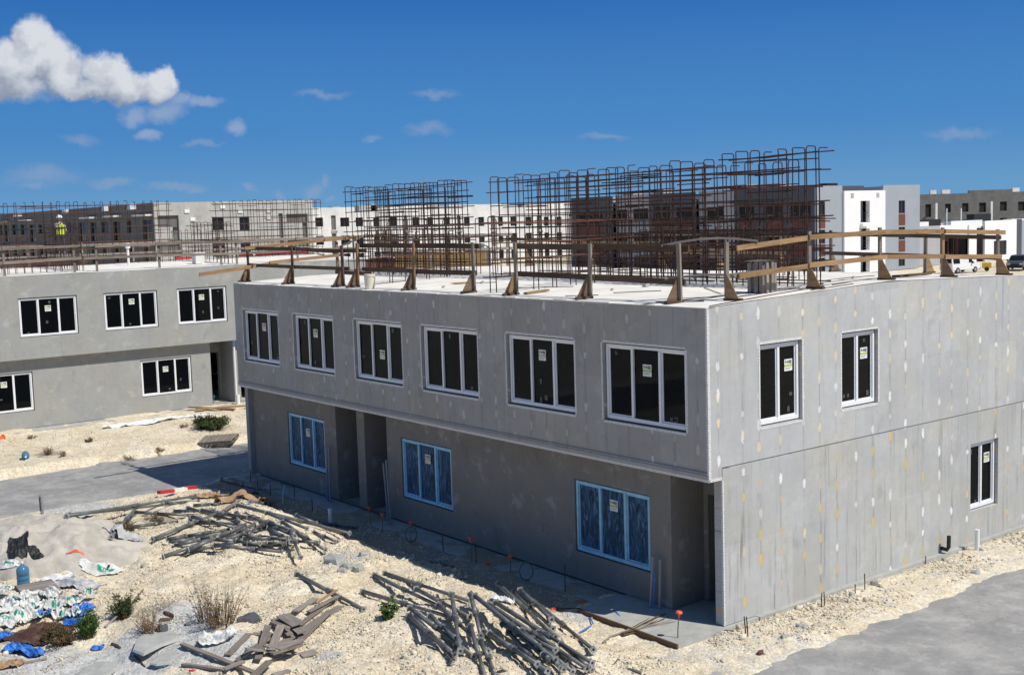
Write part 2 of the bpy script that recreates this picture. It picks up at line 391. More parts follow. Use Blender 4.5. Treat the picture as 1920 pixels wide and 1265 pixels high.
def film_mat():
    m, t, b = new_mat('wrinkled_blue_film'); uv = t.n('ShaderNodeUVMap').outputs[0]; u, v, _ = t.sep(uv)
    wv = t.noise(t.xyz(t.m('MULTIPLY', u, 6.5), t.m('MULTIPLY', v, 1.5), 0), 1.2, 5, .6, 2.2)
    w2 = t.noise(t.xyz(t.m('MULTIPLY', u, 3), t.m('MULTIPLY', v, 1.4), 4), 1.3, 4, .6, .6)
    col = t.mix(t.ss(wv, .42, .75), c4((.024, .060, .105)), c4((.115, .27, .45)))
    col = t.mix(t.ss(w2, .54, .68, 0, .7), col, c4((.018, .022, .026)))
    col = t.mix(t.ss(wv, .70, .82, 0, .7), col, c4((.40, .50, .58)))
    t.put(b.inputs['Base Color'], col); b.inputs['Roughness'].default_value = .35; b.inputs['Specular IOR Level'].default_value = .08
    t.put(b.inputs['Normal'], t.bump(wv, .6, .03)); return m
M['film'] = film_mat()
M['rebar'] = plain('rusty_rebar', (.052, .028, .020), .8, .45, 2.5, 0)
M['rebar_red'] = plain('red_rust_rebar', (.13, .045, .028), .8, .35, 2.5, 0)
M['wood_tan'] = wood('fresh_pine', (.40, .262, .14), (.27, .16, .078))
M['wood_grey'] = wood('weathered_pine', (.30, .26, .215), (.19, .16, .13))
M['wood_old'] = wood('old_silvered_board', (.36, .32, .285), (.22, .19, .17))
M['wood_brown'] = wood('stained_form_board', (.15, .098, .062), (.085, .055, .035))
M['ply'] = wood('form_plywood', (.26, .175, .115), (.17, .11, .07), knots=False)
M['ply_yellow'] = plain('yellow_plywood', (.62, .41, .15), .8, .15, .8)
M['steel'] = plain('galvanised_pipe', (.165, .172, .170), .45, .5, 5, .1, .25)
M['steel_dark'] = plain('dull_pipe', (.15, .147, .14), .55, .5, 4, .1, .15)
M['steel_plate'] = plain('prop_plate', (.36, .37, .365), .5, .4, 6, .1, .3)
M['pvc'] = plain('white_pvc', (.80, .80, .77), .35, .05, 3)
M['pvc_grey'] = plain('grey_conduit', (.27, .27, .27), .5, .15, 3)
M['blue_pipe'] = plain('blue_flex', (.05, .19, .52), .45, .15, 3)
M['green_hose'] = plain('green_hose', (.02, .16, .09), .45, .15, 3)
M['orange'] = plain('orange_cap', (.85, .13, .05), .45, .1, 3)
M['black'] = plain('black_plastic', (.02, .02, .02), .55, .3, 6, .2)
M['paper'] = plain('label_paper', (.82, .83, .81), .5, .02, 3)
M['lime'] = plain('label_lime', (.42, .52, .05), .5, .05, 3)
M['ink'] = plain('label_ink', (.16, .17, .19), .5, .2, 60)
M['tape'] = plain('grey_label', (.07, .075, .08), .5, .1, 3)
M['green_print'] = plain('label_green', (.03, .30, .20), .6, .2, 20)
def sheet(name, base, second=None, rough=.5, thr=(.55, .6), sc=3.0):
    m, t, b = new_mat(name); co = t.n('ShaderNodeTexCoord').outputs['Object']
    f = t.lin(t.noise(co, 5, 5, .6), .25, .75, .8, 1.15)
    col = t.mix(1.0, c4(base), t.xyz(f, f, f), 'MULTIPLY')
    if second: col = t.mix(t.ss(t.noise(co, sc, 3, .5), *thr), col, c4(second))
    t.put(b.inputs['Base Color'], col); b.inputs['Roughness'].default_value = rough
    t.put(b.inputs['Normal'], t.bump(t.noise(co, 22, 5, .65), .7, .03)); return m
M['sheet_white'] = sheet('white_plastic', (.72, .73, .73))
M['sheet_clear'] = sheet('cloudy_plastic', (.50, .50, .50), None, .25)
M['sheet_blue'] = sheet('blue_tarp', (.045, .20, .62), (.02, .11, .40), .4)
M['sheet_black'] = sheet('black_tarp', (.018, .018, .019), None, .5)
M['sheet_brown'] = sheet('rusty_brown_cover', (.075, .032, .022), (.13, .075, .05), .8)
M['bag'] = sheet('cement_sack', (.70, .70, .66), (.55, .55, .52), .7)
M['card'] = sheet('torn_cardboard', (.42, .27, .15), (.30, .19, .11), .9)
def leafm(name, a, bc):
    m, t, b = new_mat(name)
    g = t.n('ShaderNodeNewGeometry').outputs['Random Per Island']
    t.put(b.inputs['Base Color'], t.mix(g, c4(a), c4(bc))); b.inputs['Roughness'].default_value = .7
    b.inputs['Specular IOR Level'].default_value = .2
    return m
M['leaf'] = leafm('green_leaf', (.035, .085, .018), (.10, .17, .045))
M['leaf_dark'] = leafm('dark_leaf', (.03, .055, .018), (.085, .11, .04))
M['leaf_dry'] = leafm('dry_leaf', (.17, .09, .05), (.30, .20, .11))
M['leaf_mix'] = leafm('half_dry_leaf', (.055, .055, .022), (.20, .13, .07))
M['stem'] = plain('plant_stem', (.14, .09, .05), .8, .2)
def water_bottle(name):
    m, t, b = new_mat(name)
    b.inputs['Base Color'].default_value = (.10, .26, .42, 1); b.inputs['Roughness'].default_value = .12
    b.inputs['Transmission Weight'].default_value = .35; b.inputs['IOR'].default_value = 1.3
    return m
M['bottle'] = water_bottle('blue_bottle')
M['rock'] = None
def rock_mat():
    m, t, b = new_mat('limestone_rubble'); g = t.n('ShaderNodeNewGeometry').outputs['Random Per Island']
    co = t.n('ShaderNodeTexCoord').outputs['Object']
    a = t.mix(t.ss(g, 0, 1), c4((.55, .475, .345)), c4((.74, .675, .54)))
    a = t.mix(t.ss(t.m('FRACT', t.m('MULTIPLY', g, 7.31)), .88, .95), a, c4((.36, .355, .34)))
    f = t.lin(t.noise(co, 9, 3, .6), .3, .7, .82, 1.1)
    t.put(b.inputs['Base Color'], t.mix(1., a, t.xyz(f, f, f), 'MULTIPLY')); b.inputs['Roughness'].default_value = .95; b.inputs['Specular IOR Level'].default_value = .1
    return m
M['rock'] = rock_mat()
M['slab_grey'] = plain('broken_concrete', (.40, .40, .37), .9, .2, 3, .5, bscale=20)
def ground_mat():
    m, t, b = new_mat('limestone_fill'); co = t.n('ShaderNodeTexCoord').outputs['Object']
    at = t.n('ShaderNodeAttribute', attribute_name='tone'); r, g, bl = t.sep(at.outputs['Color'])
    vo = t.n('ShaderNodeTexVoronoi'); t.put(vo.inputs['Vector'], co); vo.inputs['Scale'].default_value = 15
    v2 = t.n('ShaderNodeTexVoronoi'); t.put(v2.inputs['Vector'], co); v2.inputs['Scale'].default_value = 38
    rn = t.sep(vo.outputs['Color'])[0]; r2 = t.sep(v2.outputs['Color'])[1]
    n1 = t.noise(co, .7, 5, .6); n2 = t.noise(co, 5, 5, .7)
    col = t.mix(t.ss(n1, .38, .62), c4((.66, .565, .405)), c4((.74, .66, .51)))
    k = t.m('ADD', .70, t.m('ADD', t.m('MULTIPLY', rn, .30), t.m('MULTIPLY', r2, .26)))
    k = t.m('MULTIPLY', k, t.lin(n2, .25, .75, .86, 1.1))
    col = t.mix(1., col, t.xyz(k, k, k), 'MULTIPLY')
    gcol = t.mix(1., c4((.52, .515, .49)), t.xyz(k, k, k), 'MULTIPLY')
    gf = t.ss(t.m('ADD', r, t.m('MULTIPLY', t.m('SUBTRACT', t.noise(co, 3.2, 5, .65), .5), .9)), .35, .65)
    col = t.mix(gf, col, gcol)
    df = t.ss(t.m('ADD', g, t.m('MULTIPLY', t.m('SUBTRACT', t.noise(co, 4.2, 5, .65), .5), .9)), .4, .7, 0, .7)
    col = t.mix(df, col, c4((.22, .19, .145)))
    t.put(b.inputs['Base Color'], col); b.inputs['Roughness'].default_value = .95; b.inputs['Specular IOR Level'].default_value = .1
    h = t.m('ADD', t.m('MULTIPLY', t.m('SUBTRACT', 1., vo.outputs[0]), .6), t.m('ADD', t.m('MULTIPLY', t.m('SUBTRACT', 1., v2.outputs[0]), .3), n2))
    t.put(b.inputs['Normal'], t.bump(h, .8, .035)); return m
M['ground'] = ground_mat()
def asphalt():
    m, t, b = new_mat('dusty_asphalt'); co = t.n('ShaderNodeTexCoord').outputs['Object']
    n1 = t.noise(co, .55, 6, .65); n2 = t.noise(co, 3.5, 6, .7); n3 = t.noise(co, 70, 3, .7)
    x, y, z = t.sep(co)
    tr = t.noise(t.xyz(t.m('MULTIPLY', x, 2.6), t.m('MULTIPLY', y, .16), 0), 1, 5, .65)
    col = t.mix(t.ss(n1, .35, .68), c4((.275, .270, .260)), c4((.355, .345, .325)))
    col = t.mix(t.ss(t.m('ADD', n2, t.m('MULTIPLY', n1, .5)), .78, .98, 0, .7), col, c4((.47, .45, .41)))
    col = t.mix(t.ss(tr, .56, .72, 0, .55), col, c4((.40, .39, .36)))
    n4 = t.noise(t.v('ADD', co, (31, 7, 0)), 1.6, 7, .72); col = t.mix(t.ss(n4, .50, .63, 0, .65), col, c4((.43, .42, .395))); col = t.mix(t.ss(n4, .49, .36, 0, .42), col, c4((.19, .19, .19)))
    sp = t.noise(co, 24, 4, .75); col = t.mix(t.ss(sp, .60, .70, 0, .5), col, c4((.50, .48, .43)))
    f = t.lin(n3, .25, .75, .80, 1.16); col = t.mix(1., col, t.xyz(f, f, f), 'MULTIPLY')
    vo = t.n('ShaderNodeTexVoronoi', feature='DISTANCE_TO_EDGE'); t.put(vo.inputs['Vector'], t.v('ADD', co, t.v('SCALE', t.noise(co, 2.5, 4, .6, col=True), scale=.7))); vo.inputs['Scale'].default_value = .32
    col = t.mix(t.m('MULTIPLY', t.ss(vo.outputs[0], .007, .002, 0, .35), t.ss(n1, .47, .56)), col, c4((.14, .14, .14)))
    t.put(b.inputs['Base Color'], col); b.inputs['Roughness'].default_value = .85; b.inputs['Specular IOR Level'].default_value = .3
    t.put(b.inputs['Normal'], t.bump(t.m('ADD', n3, n2), .25, .01)); return m
M['asphalt'] = asphalt()
def sand_mat():
    m, t, b = new_mat('pale_sand'); co = t.n('ShaderNodeTexCoord').outputs['Object']
    n1 = t.noise(co, 2.2, 6, .65); n2 = t.noise(co, 40, 4, .7)
    col = t.mix(t.ss(n1, .35, .65), c4((.42, .385, .325)), c4((.54, .505, .445)))
    t.put(b.inputs['Base Color'], col); b.inputs['Roughness'].default_value = .95; b.inputs['Specular IOR Level'].default_value = .1
    t.put(b.inputs['Normal'], t.bump(t.m('ADD', t.m('MULTIPLY', n1, 1.5), t.m('MULTIPLY', n2, .4)), .6, .05)); return m
M['sand'] = sand_mat()
M['hivis'] = plain('hivis_vest', (.62, .75, .06), .6, .08)
M['skin'] = plain('skin', (.30, .17, .11), .6, .05)
M['cloth'] = plain('grey_clothes', (.30, .30, .31), .8, .15)
M['jean'] = plain('dark_trousers', (.05, .06, .09), .8, .15)
M['red'] = plain('red_paint', (.50, .03, .04), .5, .12, 6)
M['blue_skip'] = plain('blue_skip', (.02, .07, .32), .5, .2, 1)
M['tyre'] = plain('tyre', (.015, .015, .015), .8, .1)
M['car_white'] = plain('white_car_paint', (.78, .78, .78), .25, .02)
M['car_grey'] = plain('grey_car_paint', (.16, .17, .18), .25, .05, 1, 0, .5)
M['lamp'] = plain('lamp_lens', (.6, .6, .58), .15, .02)
M['yellow'] = plain('yellow_paint', (.72, .45, .05), .5, .1)
M['bucket'] = plain('bucket_plastic', (.70, .66, .52), .45, .08, 5)
# ------------------------------------------------------------------ terrain
def cam_ray(x, y): return np.array(px_dir(x, y))
def onz(x, y, z=0.):
    d = cam_ray(x, y); return CAM+d*((z-CAM[2])/d[2])
def onx(x, y, X):
    d = cam_ray(x, y); return CAM+d*((X-CAM[0])/d[0])
def ony(x, y, Y):
    d = cam_ray(x, y); return CAM+d*((Y-CAM[1])/d[1])
SC = onz(72, 1032, .1); SR = 2.55; SH = 1.30
def sand_h(x, y):
    dx = (x-SC[0]); dy = (y-SC[1])
    dx, dy = dx*.82+dy*.57, -dx*.57+dy*.82
    r = np.sqrt((dx/SR/1.25)**2+(dy/SR/.85)**2)
    r = r*(1+.35*(fbm(x*.9+4, y*.9, 3)-.5))
    h = SH*np.clip(1-r, 0, 1)**.8*(1-.25*np.clip(1-r, 0, 1))
    w_ = np.clip(1-r, 0, .35)/.35; rd = 1-2*np.abs(fbm(x*1.5+3, y*1.5+8, 4)-.5)
    h = h+w_*(.20*(fbm(x*1.7, y*1.7, 4)-.5)+.14*(rd**3-.45)+.09*(fbm(x*7, y*7, 3)-.5))
    return h-.10*sst(r, .92, 1.0)
ROAD_L = -.28; ROAD_R = -.13
def terrain(x, y):
    x = np.asarray(x, float); y = np.asarray(y, float)
    n = fbm(x*.55, y*.55, 4)-.5; n2 = fbm(x*2.3+30, y*2.3, 4)-.5
    nn = n*1.4+n2*.7
    left = 1-sst(x, -27.2+nn*1.2, -26.1+nn*1.2)
    base = -.09+.0*x
    # mound of fill in front of the building
    m = sst(-y, .9+n*1.2, 2.6+n*1.2)*sst(x, -19.8, -15.5)*(1-sst(x, -1.2+n, 1.4+n))*(1-.75*sst(-y, 7.0, 10.5))
    m = m*(1-.75*sst(x, -3.8, -1.6)*(1-sst(-y, 1.6, 3.0)))
    lump = np.exp(-(((x+14.3)/2.9)**2+((y+2.9)/1.5)**2))*.22+np.exp(-(((x+2.6)/2.0)**2+((y+2.6)/1.1)**2))*.16
    h = base+m*(.30+.40*n)+lump*m+.16*n*sst(-y, .6, 2)+.13*n2*sst(-y, .3, 1.5)+.03*n2
    # left strip
    hl = -.02+.22*n+.12*n2-.02*sst(x, -30, -27)
    h = h*(1-left)+hl*left
    # roads cut in
    rl = sst(x, -27.1+nn*.7, -26.3+nn*.7)*(1-sst(x, -20.9+nn*1.0, -19.8+nn*1.0))
    h = h*(1-rl)+(ROAD_L-.07)*rl
    rr = sst(x+.22*np.clip(y, -3, 0), 1.35+nn*.28, 2.05+nn*.28)*(1-sst(x, 9.3+nn, 10.3+nn))
    h = h*(1-rr)+(ROAD_R-.06)*rr
    strip = sst(x, .02, .3)*(1-sst(x, 1.0, 1.7))*sst(y, -.6, .3)
    h = h+strip*(.04+.10*n2+.06*n)
    und = sst(y, -.95, -.5)*(1-sst(x, -.3, .05))*sst(x, -20.6, -20.2)*(1-sst(y, 11.5, 12))
    hu = np.where((x < -2.9) & (y < .35), -.035+.12*n+.14*n2, -.12)
    h = h*(1-und)+hu*und
    far = np.maximum(sst(np.abs(x+10), 40, 60), sst(np.abs(y), 25, 40))
    return h*(1-far)-.06*far
def surf(x, y): return np.maximum(terrain(x, y), sand_h(x, y))
def hz(x, y): return float(surf(np.array([x]), np.array([y]))[0])
_ts = np.concatenate([np.arange(12, 75, .04)])
def pick(px, py):
    d = cam_ray(px, py); P = CAM[None, :]+d[None, :]*_ts[:, None]
    k = np.argmax(P[:, 2] < surf(P[:, 0], P[:, 1]))
    return Vector(P[k])
def grid_lines(segs, outer, grow=1.35):
    L = []
    for a, b, st in segs: L += list(np.arange(a, b, st))
    L.append(segs[-1][1]); st = segs[-1][2]
    while L[-1] < outer: st *= grow; L.append(L[-1]+st)
    st = segs[0][2]; lo = []
    p = L[0]
    while p > -outer: st *= grow; p -= st; lo.append(p)
    return np.array(lo[::-1]+L)
def np_grid(name, X, Y, Z, mat, tone=None, smooth=True):
    ny, nx = X.shape; co = np.stack([X, Y, Z], -1).reshape(-1, 3)
    i = np.arange(ny*nx).reshape(ny, nx)
    q = np.stack([i[:-1, :-1], i[:-1, 1:], i[1:, 1:], i[1:, :-1]], -1).reshape(-1, 4)
    me = bpy.data.meshes.new(name); me.vertices.add(len(co)); me.vertices.foreach_set('co', co.ravel())
    me.loops.add(q.size); me.loops.foreach_set('vertex_index', q.ravel())
    me.polygons.add(len(q)); me.polygons.foreach_set('loop_start', np.arange(0, q.size, 4)); me.polygons.foreach_set('loop_total', np.full(len(q), 4))
    me.update(calc_edges=True); me.polygons.foreach_set('use_smooth', np.full(len(q), smooth))
    me.materials.append(mat)
    if tone is not None:
        at = me.attributes.new('tone', 'FLOAT_COLOR', 'POINT'); at.data.foreach_set('color', tone.reshape(-1, 4).astype(np.float32).ravel())
    o = bpy.data.objects.new(name, me); C.objects.link(o); return o
GREY = [(onz(290, 1225), 1.35), (onz(60, 1262), 1.6), (onz(200, 1250), 1.2), (onz(640, 1065), .7), (onz(1085, 1150), .45), (onz(800, 1040), .8), (onz(620, 1250), .3), (onz(150, 960, -.2), 1.2), (onz(350, 1180), .8), (onz(420, 1240), .7)]
DIRT = [(onz(500, 935), 1.0), (onz(70, 1190), 1.0), (onz(300, 990), .8), (onz(720, 985), 1.2), (onz(900, 1050), 1.0), (onz(1050, 1100), .7), (onz(240, 860), 1.0), (onz(90, 850), .8), (onz(400, 800), 1.2), (onz(290, 1165), .8)]
def blobs(x, y, L):
    a = np.zeros_like(x)
    for c, r in L: a = np.maximum(a, np.exp(-((x-c[0])**2+(y-c[1])**2)/(r*r)))
    return a
def build_ground():
    xs = grid_lines([(-36, -20, .11), (-20, 3, .06), (3, 12, .25)], 3000)
    ys = grid_lines([(-13.5, 1, .06), (1, 16, .16)], 3000)
    X, Y = np.meshgrid(xs, ys); Z = terrain(X, Y)
    near = (X > -36) & (X < 4) & (Y > -14) & (Y < 13)
    fine = (fbm(X*7, Y*7, 3)-.5)*.05*near
    inside = (X > -20.3) & (X < -.1) & (Y > -.3) & (Y < 11.6)
    Z = Z+np.where(inside, 0, fine)
    tone = np.zeros(X.shape+(4,)); tone[..., 0] = blobs(X, Y, GREY); tone[..., 1] = blobs(X, Y, DIRT)*.8
    shade = ((Y > -1.6) & (Y < .5) & (X > -20) & (X < -3)); tone[..., 1] = np.maximum(tone[..., 1], shade*.75)  # shade strip along the front wall painted into the ground tone
    tone[..., 0] = np.maximum(tone[..., 0], ((X > .0) & (X < 2.2) & (Y > -1.5))*.42); tone[..., 3] = 1
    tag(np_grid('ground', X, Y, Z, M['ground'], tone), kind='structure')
    for nm, x0, x1, z in (('left_road', -27.6, -19.4, ROAD_L), ('right_road', .9, 10.6, ROAD_R)):
        X, Y = np.meshgrid(np.linspace(x0, x1, 30), np.linspace(-40, 60, 160)); Z = z+.03*(fbm(X*.5, Y*.35, 3)-.5)
        tag(np_grid(nm, X, Y, Z, M['asphalt']), kind='structure')
build_ground()
# sand pile
def build_sand():
    g = np.linspace(-4.2, 4.2, 150); X, Y = np.meshgrid(SC[0]+g, SC[1]+g); Z = sand_h(X, Y)
    Z = np.where(Z < terrain(X, Y)-.05, terrain(X, Y)-.08, Z)
    o = np_grid('sand_pile', X, Y, Z, M['sand'])
    tag(o, 'pale grey heap of building sand with rippled sides, black tarp lying on it', 'sand pile')
build_sand()
# loose stones over the fill
def icos():
    bm = bmesh.new(); bmesh.ops.create_icosphere(bm, subdivisions=1, radius=1)
    v = np.array([tuple(x.co) for x in bm.verts]); f = np.array([[x.index for x in p.verts] for p in bm.faces]); bm.free(); return v, f
def rocks(name, N, area, smin, smax, mat, dens, label=None, pw=2.4):
    v, f = icos(); xs = []; ys = []
    while sum(map(len, xs)) < N:
        x = rng.uniform(area[0], area[1], N*2); y = rng.uniform(area[2], area[3], N*2)
        k = rng.random(N*2) < dens(x, y); xs.append(x[k]); ys.append(y[k])
    x = np.concatenate(xs)[:N]; y = np.concatenate(ys)[:N]; z = terrain(x, y)
    s = smin+(smax-smin)*rng.random(N)**pw
    V = v[None]*(1+.28*rng.standard_normal((N, len(v), 1)).clip(-1.4, 1.4))*rng.uniform(.6, 1.25, (N, 1, 3))
    a = rng.random(N)*6.28; b = rng.random(N)*1.2-.6; ca, sa, cb, sb = np.cos(a), np.sin(a), np.cos(b), np.sin(b)
    x1 = V[..., 0]*ca[:, None]-V[..., 1]*sa[:, None]; y1 = V[..., 0]*sa[:, None]+V[..., 1]*ca[:, None]; z1 = V[..., 2]*.75
    y2 = y1*cb[:, None]-z1*sb[:, None]; z2 = y1*sb[:, None]+z1*cb[:, None]
    P = np.stack([x1*s[:, None]+x[:, None], y2*s[:, None]+y[:, None], z2*s[:, None]+(z+s*.25)[:, None]], -1).reshape(-1, 3)
    Fc = (f[None]+(np.arange(N)*len(v))[:, None, None]).reshape(-1, 3)
    me = bpy.data.meshes.new(name); me.vertices.add(len(P)); me.vertices.foreach_set('co', P.ravel())
    me.loops.add(Fc.size); me.loops.foreach_set('vertex_index', Fc.ravel())
    me.polygons.add(len(Fc)); me.polygons.foreach_set('loop_start', np.arange(0, Fc.size, 3)); me.polygons.foreach_set('loop_total', np.full(len(Fc), 3))
    me.update(calc_edges=True); me.materials.append(mat)
    o = bpy.data.objects.new(name, me); C.objects.link(o); return tag(o, label, 'rubble', kind='stuff')
def dens_front(x, y):
    w = np.where((x > -20.5) & (x < 1.2) & (y < -.5), .75, 0)*sst(x, -20.6, -18.5)
    w = np.where((x > .05) & (x < 1.7) & (y > -1) & (y < 13), 1.0*(1-sst(x, .9, 1.7)*.7), w)
    w = np.where((x > -33.5) & (x < -26.3), .22, w)
    w = np.where(sand_h(x, y) > terrain(x, y)-.02, 0, w)
    return w*np.clip(3.2*(fbm(x*.7, y*.7, 4)-.36), .06, 1.2)
rocks('limestone_gravel', 80000, (-33.5, 1.8, -12.8, 13), .006, .030, M['rock'], dens_front, 'cream crushed limestone rubble strewn over the site in front of the grey building')
rocks('limestone_chunk_scatter', 700, (-19.5, 1.5, -12, 12), .035, .085, M['rock'], lambda x, y: dens_front(x, y)*sst(fbm(x*.5+9, y*.5, 3), .45, .7), 'larger cream limestone lumps scattered among the gravel', 3)
# ------------------------------------------------------------------ walls and windows
class Frame:  # local (u along the wall, d inwards, z) -> world; rot 0: faces -y, rot 90: faces +x
    def __init__(s, ox, oy, rot):
        s.o = (ox, oy); s.c, s.s = round(math.cos(R(rot)), 9), round(math.sin(R(rot)), 9)
    def __call__(s, u, d, z): return (s.o[0]+u*s.c-d*s.s, s.o[1]+u*s.s+d*s.c, z)
    def mat(s): return Matrix(((s.c, -s.s, 0, s.o[0]), (s.s, s.c, 0, s.o[1]), (0, 0, 1, 0), (0, 0, 0, 1)))
def wall(mb, fr, u0, u1, z0, z1, th, ops=(), mi=0, top=None, d0=0., extra=()):
    us = sorted({u0, u1, *extra, *[o[0] for o in ops], *[o[1] for o in ops]}); us = [u for u in us if u0 <= u <= u1]
    zs = sorted({z0, z1, *[max(z0, o[2]) for o in ops], *[min(z1, o[3]) for o in ops]})
    def zt(u, z): return top(u) if (top and z == z1) else z
    for i in range(len(us)-1):
        for j in range(len(zs)-1):
            a, b, c, d = us[i], us[i+1], zs[j], zs[j+1]
            if any(o[0]-1e-6 <= a and b <= o[1]+1e-6 and o[2]-1e-6 <= c and d <= o[3]+1e-6 for o in ops): continue
            P = [(a, c), (b, c), (b, zt(b, d)), (a, zt(a, d))]
            mb.quad(*[fr(u, d0, z) for u, z in P], mi, P)
            mb.quad(*[fr(u, d0+th, z) for u, z in (P[1], P[0], P[3], P[2])], mi, [P[1], P[0], P[3], P[2]])
    for o in ops:
        a, b, c, d = o[0], o[1], max(z0, o[2]), min(z1, o[3]); e = d0+th
        mb.quad(fr(a, d0, c), fr(a, d0, d), fr(a, e, d), fr(a, e, c), mi); mb.quad(fr(b, d0, d), fr(b, d0, c), fr(b, e, c), fr(b, e, d), mi)
        if o[3] <= z1: mb.quad(fr(a, d0, d), fr(b, d0, d), fr(b, e, d), fr(a, e, d), mi)
        if o[2] >= z0: mb.quad(fr(a, d0, c), fr(a, e, c), fr(b, e, c), fr(b, d0, c), mi)
    e = d0+th
    mb.quad(fr(u0, d0, z0), fr(u0, d0, zt(u0, z1)), fr(u0, e, zt(u0, z1)), fr(u0, e, z0), mi); mb.quad(fr(u1, d0, zt(u1, z1)), fr(u1, d0, z0), fr(u1, e, z0), fr(u1, e, zt(u1, z1)), mi)
    for i in range(len(us)-1):
        a, b = us[i], us[i+1]
        mb.quad(fr(a, d0, zt(a, z1)), fr(b, d0, zt(b, z1)), fr(b, e, zt(b, z1)), fr(a, e, zt(a, z1)), mi)
        if not any(o[0] <= a+1e-6 and b <= o[1]+1e-6 and o[2] <= z0 for o in ops): mb.quad(fr(b, d0, z0), fr(a, d0, z0), fr(a, e, z0), fr(b, e, z0), mi)
def window(parent, fr, u0, u1, z0, z1, n=3, rec=.07, frame=None, pane=None, sticker=True, bead=True, seed=0, tapes=True):
    """sliding window: frame > panes, label"""
    rr = random.Random(seed); T = fr.mat(); frame = frame or M['vinyl']
    f = MB(); f.T = T; fw = .055; d = rec
    f.box(u0, d, z0, u0+fw, d+.08, z1); f.box(u1-fw, d, z0, u1, d+.08, z1)
    f.box(u0+fw, d, z1-fw, u1-fw, d+.08, z1); f.box(u0+fw, d-.004, z0, u1-fw, d+.08, z0+fw+.02)
    w = (u1-u0)/n
    for k in range(1, n):
        x = u0+w*k+(.03 if k == n-1 and n == 3 else 0)
        f.box(x-.030, d+.004+(.0 if k % 2 else -.012), z0+fw+.02, x+.030, d+.06, z1-fw)
    # inner sash rails of the sliding lights
    for k in (range(n) if n == 2 else (0, n-1)):
        a = u0+w*k+(.028 if k else fw); b = u0+w*(k+1)-(.028 if k < n-1 else fw)
        if k == n-1 and n == 3: a += .03
        e = d+.03
        for (p, q, r, s_) in ((a, z0+fw+.02, a+.03, z1-fw), (b-.03, z0+fw+.02, b, z1-fw)): f.box(p, e, q, r, e+.025, s_)
        f.box(a+.03, e, z1-fw-.03, b-.03, e+.025, z1-fw); f.box(a+.03, e, z0+fw+.02, b-.03, e+.025, z0+fw+.05)
    fo = f.build('window', frame, parent)
    for k in range(n):
        a = u0+w*k+(.0 if k else fw)+.004; b = u0+w*(k+1)-(0 if k < n-1 else fw)-.004
        p = MB(); p.T = T; y = d+.046+.0015*(k % 2)
        U = [(a+seed*3.1, z0), (b+seed*3.1, z0), (b+seed*3.1, z1), (a+seed*3.1, z1)]
        p.quad((a, y, z0+.06), (b, y, z0+.06), (b, y, z1-.05), (a, y, z1-.05), 0, U)
        p.build('pane', pane or M['glass'], fo)
    if sticker:
        k = 1; a = u0+w*k; cx = a+w*(.5+rr.uniform(-.06, .08)); zt = z1-.26-rr.uniform(0, .12)-(0.35 if sticker == 2 else 0); s = MB(); s.T = T; y = d+.040
        W, H = .24, .235; a = cx-W/2; b = a+W
        s.box(a, y-.003, zt-H, b, y, zt, 0)
        s.box(a+.002, y-.0055, zt-H*.62, b-.002, y-.0032, zt-H*.46, 1)
        yy = y-.0058
        for i, (p, q, r, t_) in enumerate([(.40, .12, .52, .34), (.56, .10, .70, .38), (.73, .10, .90, .40), (.30, .16, .37, .34), (.10, .72, .88, .75), (.10, .82, .72, .85)]):
            s.box(a+W*p, yy, zt-H*t_, a+W*r, y-.0034, zt-H*q, 2)
        # round emblem of the label
        n_ = 12; c0 = (a+W*.16, yy, zt-H*.22)
        s.add([(c0[0]+.022*math.cos(6.283*i/n_), yy, c0[2]+.032*math.sin(6.283*i/n_)) for i in range(n_)], [tuple(range(n_))], 2)
        s.add([(c0[0]+.012*math.cos(6.283*i/n_), yy-.001, c0[2]-.008+.016*math.sin(6.283*i/n_)) for i in range(n_)], [tuple(range(n_))], 1)
        s.build('window_label', [M['paper'], M['lime'], M['ink']], fo)
    if tapes:
        y = d+.040
        for _ in range(rr.choice((2, 3, 4))):
            s = MB(); s.T = T
            k = rr.randrange(n); x = u0+w*(k+rr.uniform(.3, .68)); z = rr.choice((z0+rr.uniform(.14, .22), z0+rr.uniform(.45, .62), z1-rr.uniform(.16, .2)))
            W = rr.choice((.07, .09, .1)); H = rr.choice((.07, .11))
            s.box(x-W/2, y-.002, z-H/2, x+W/2, y, z+H/2)
            s.build('tape_patch', M['tape'], fo)
    if bead:
        s = MB(); s.T = T; g = .035
        for (a, b, c, e) in ((u0-g-.045, z0-g, u0-g, z1+g), (u1+g, z0-g, u1+g+.045, z1+g), (u0-g, z1+g, u1+g, z1+g+.045), (u0-g, z0-g-.045, u1+g, z0-g)):
            s.box(a, -.005, b, c, .01, e)
        s.build('casing_bead', M['bead'] if bead == 1 else M['conc_soft'], fo)
    return fo
OPEN = .03
def op(w): return (w[0]-OPEN, w[1]+OPEN, w[2]-OPEN, w[3]+OPEN)
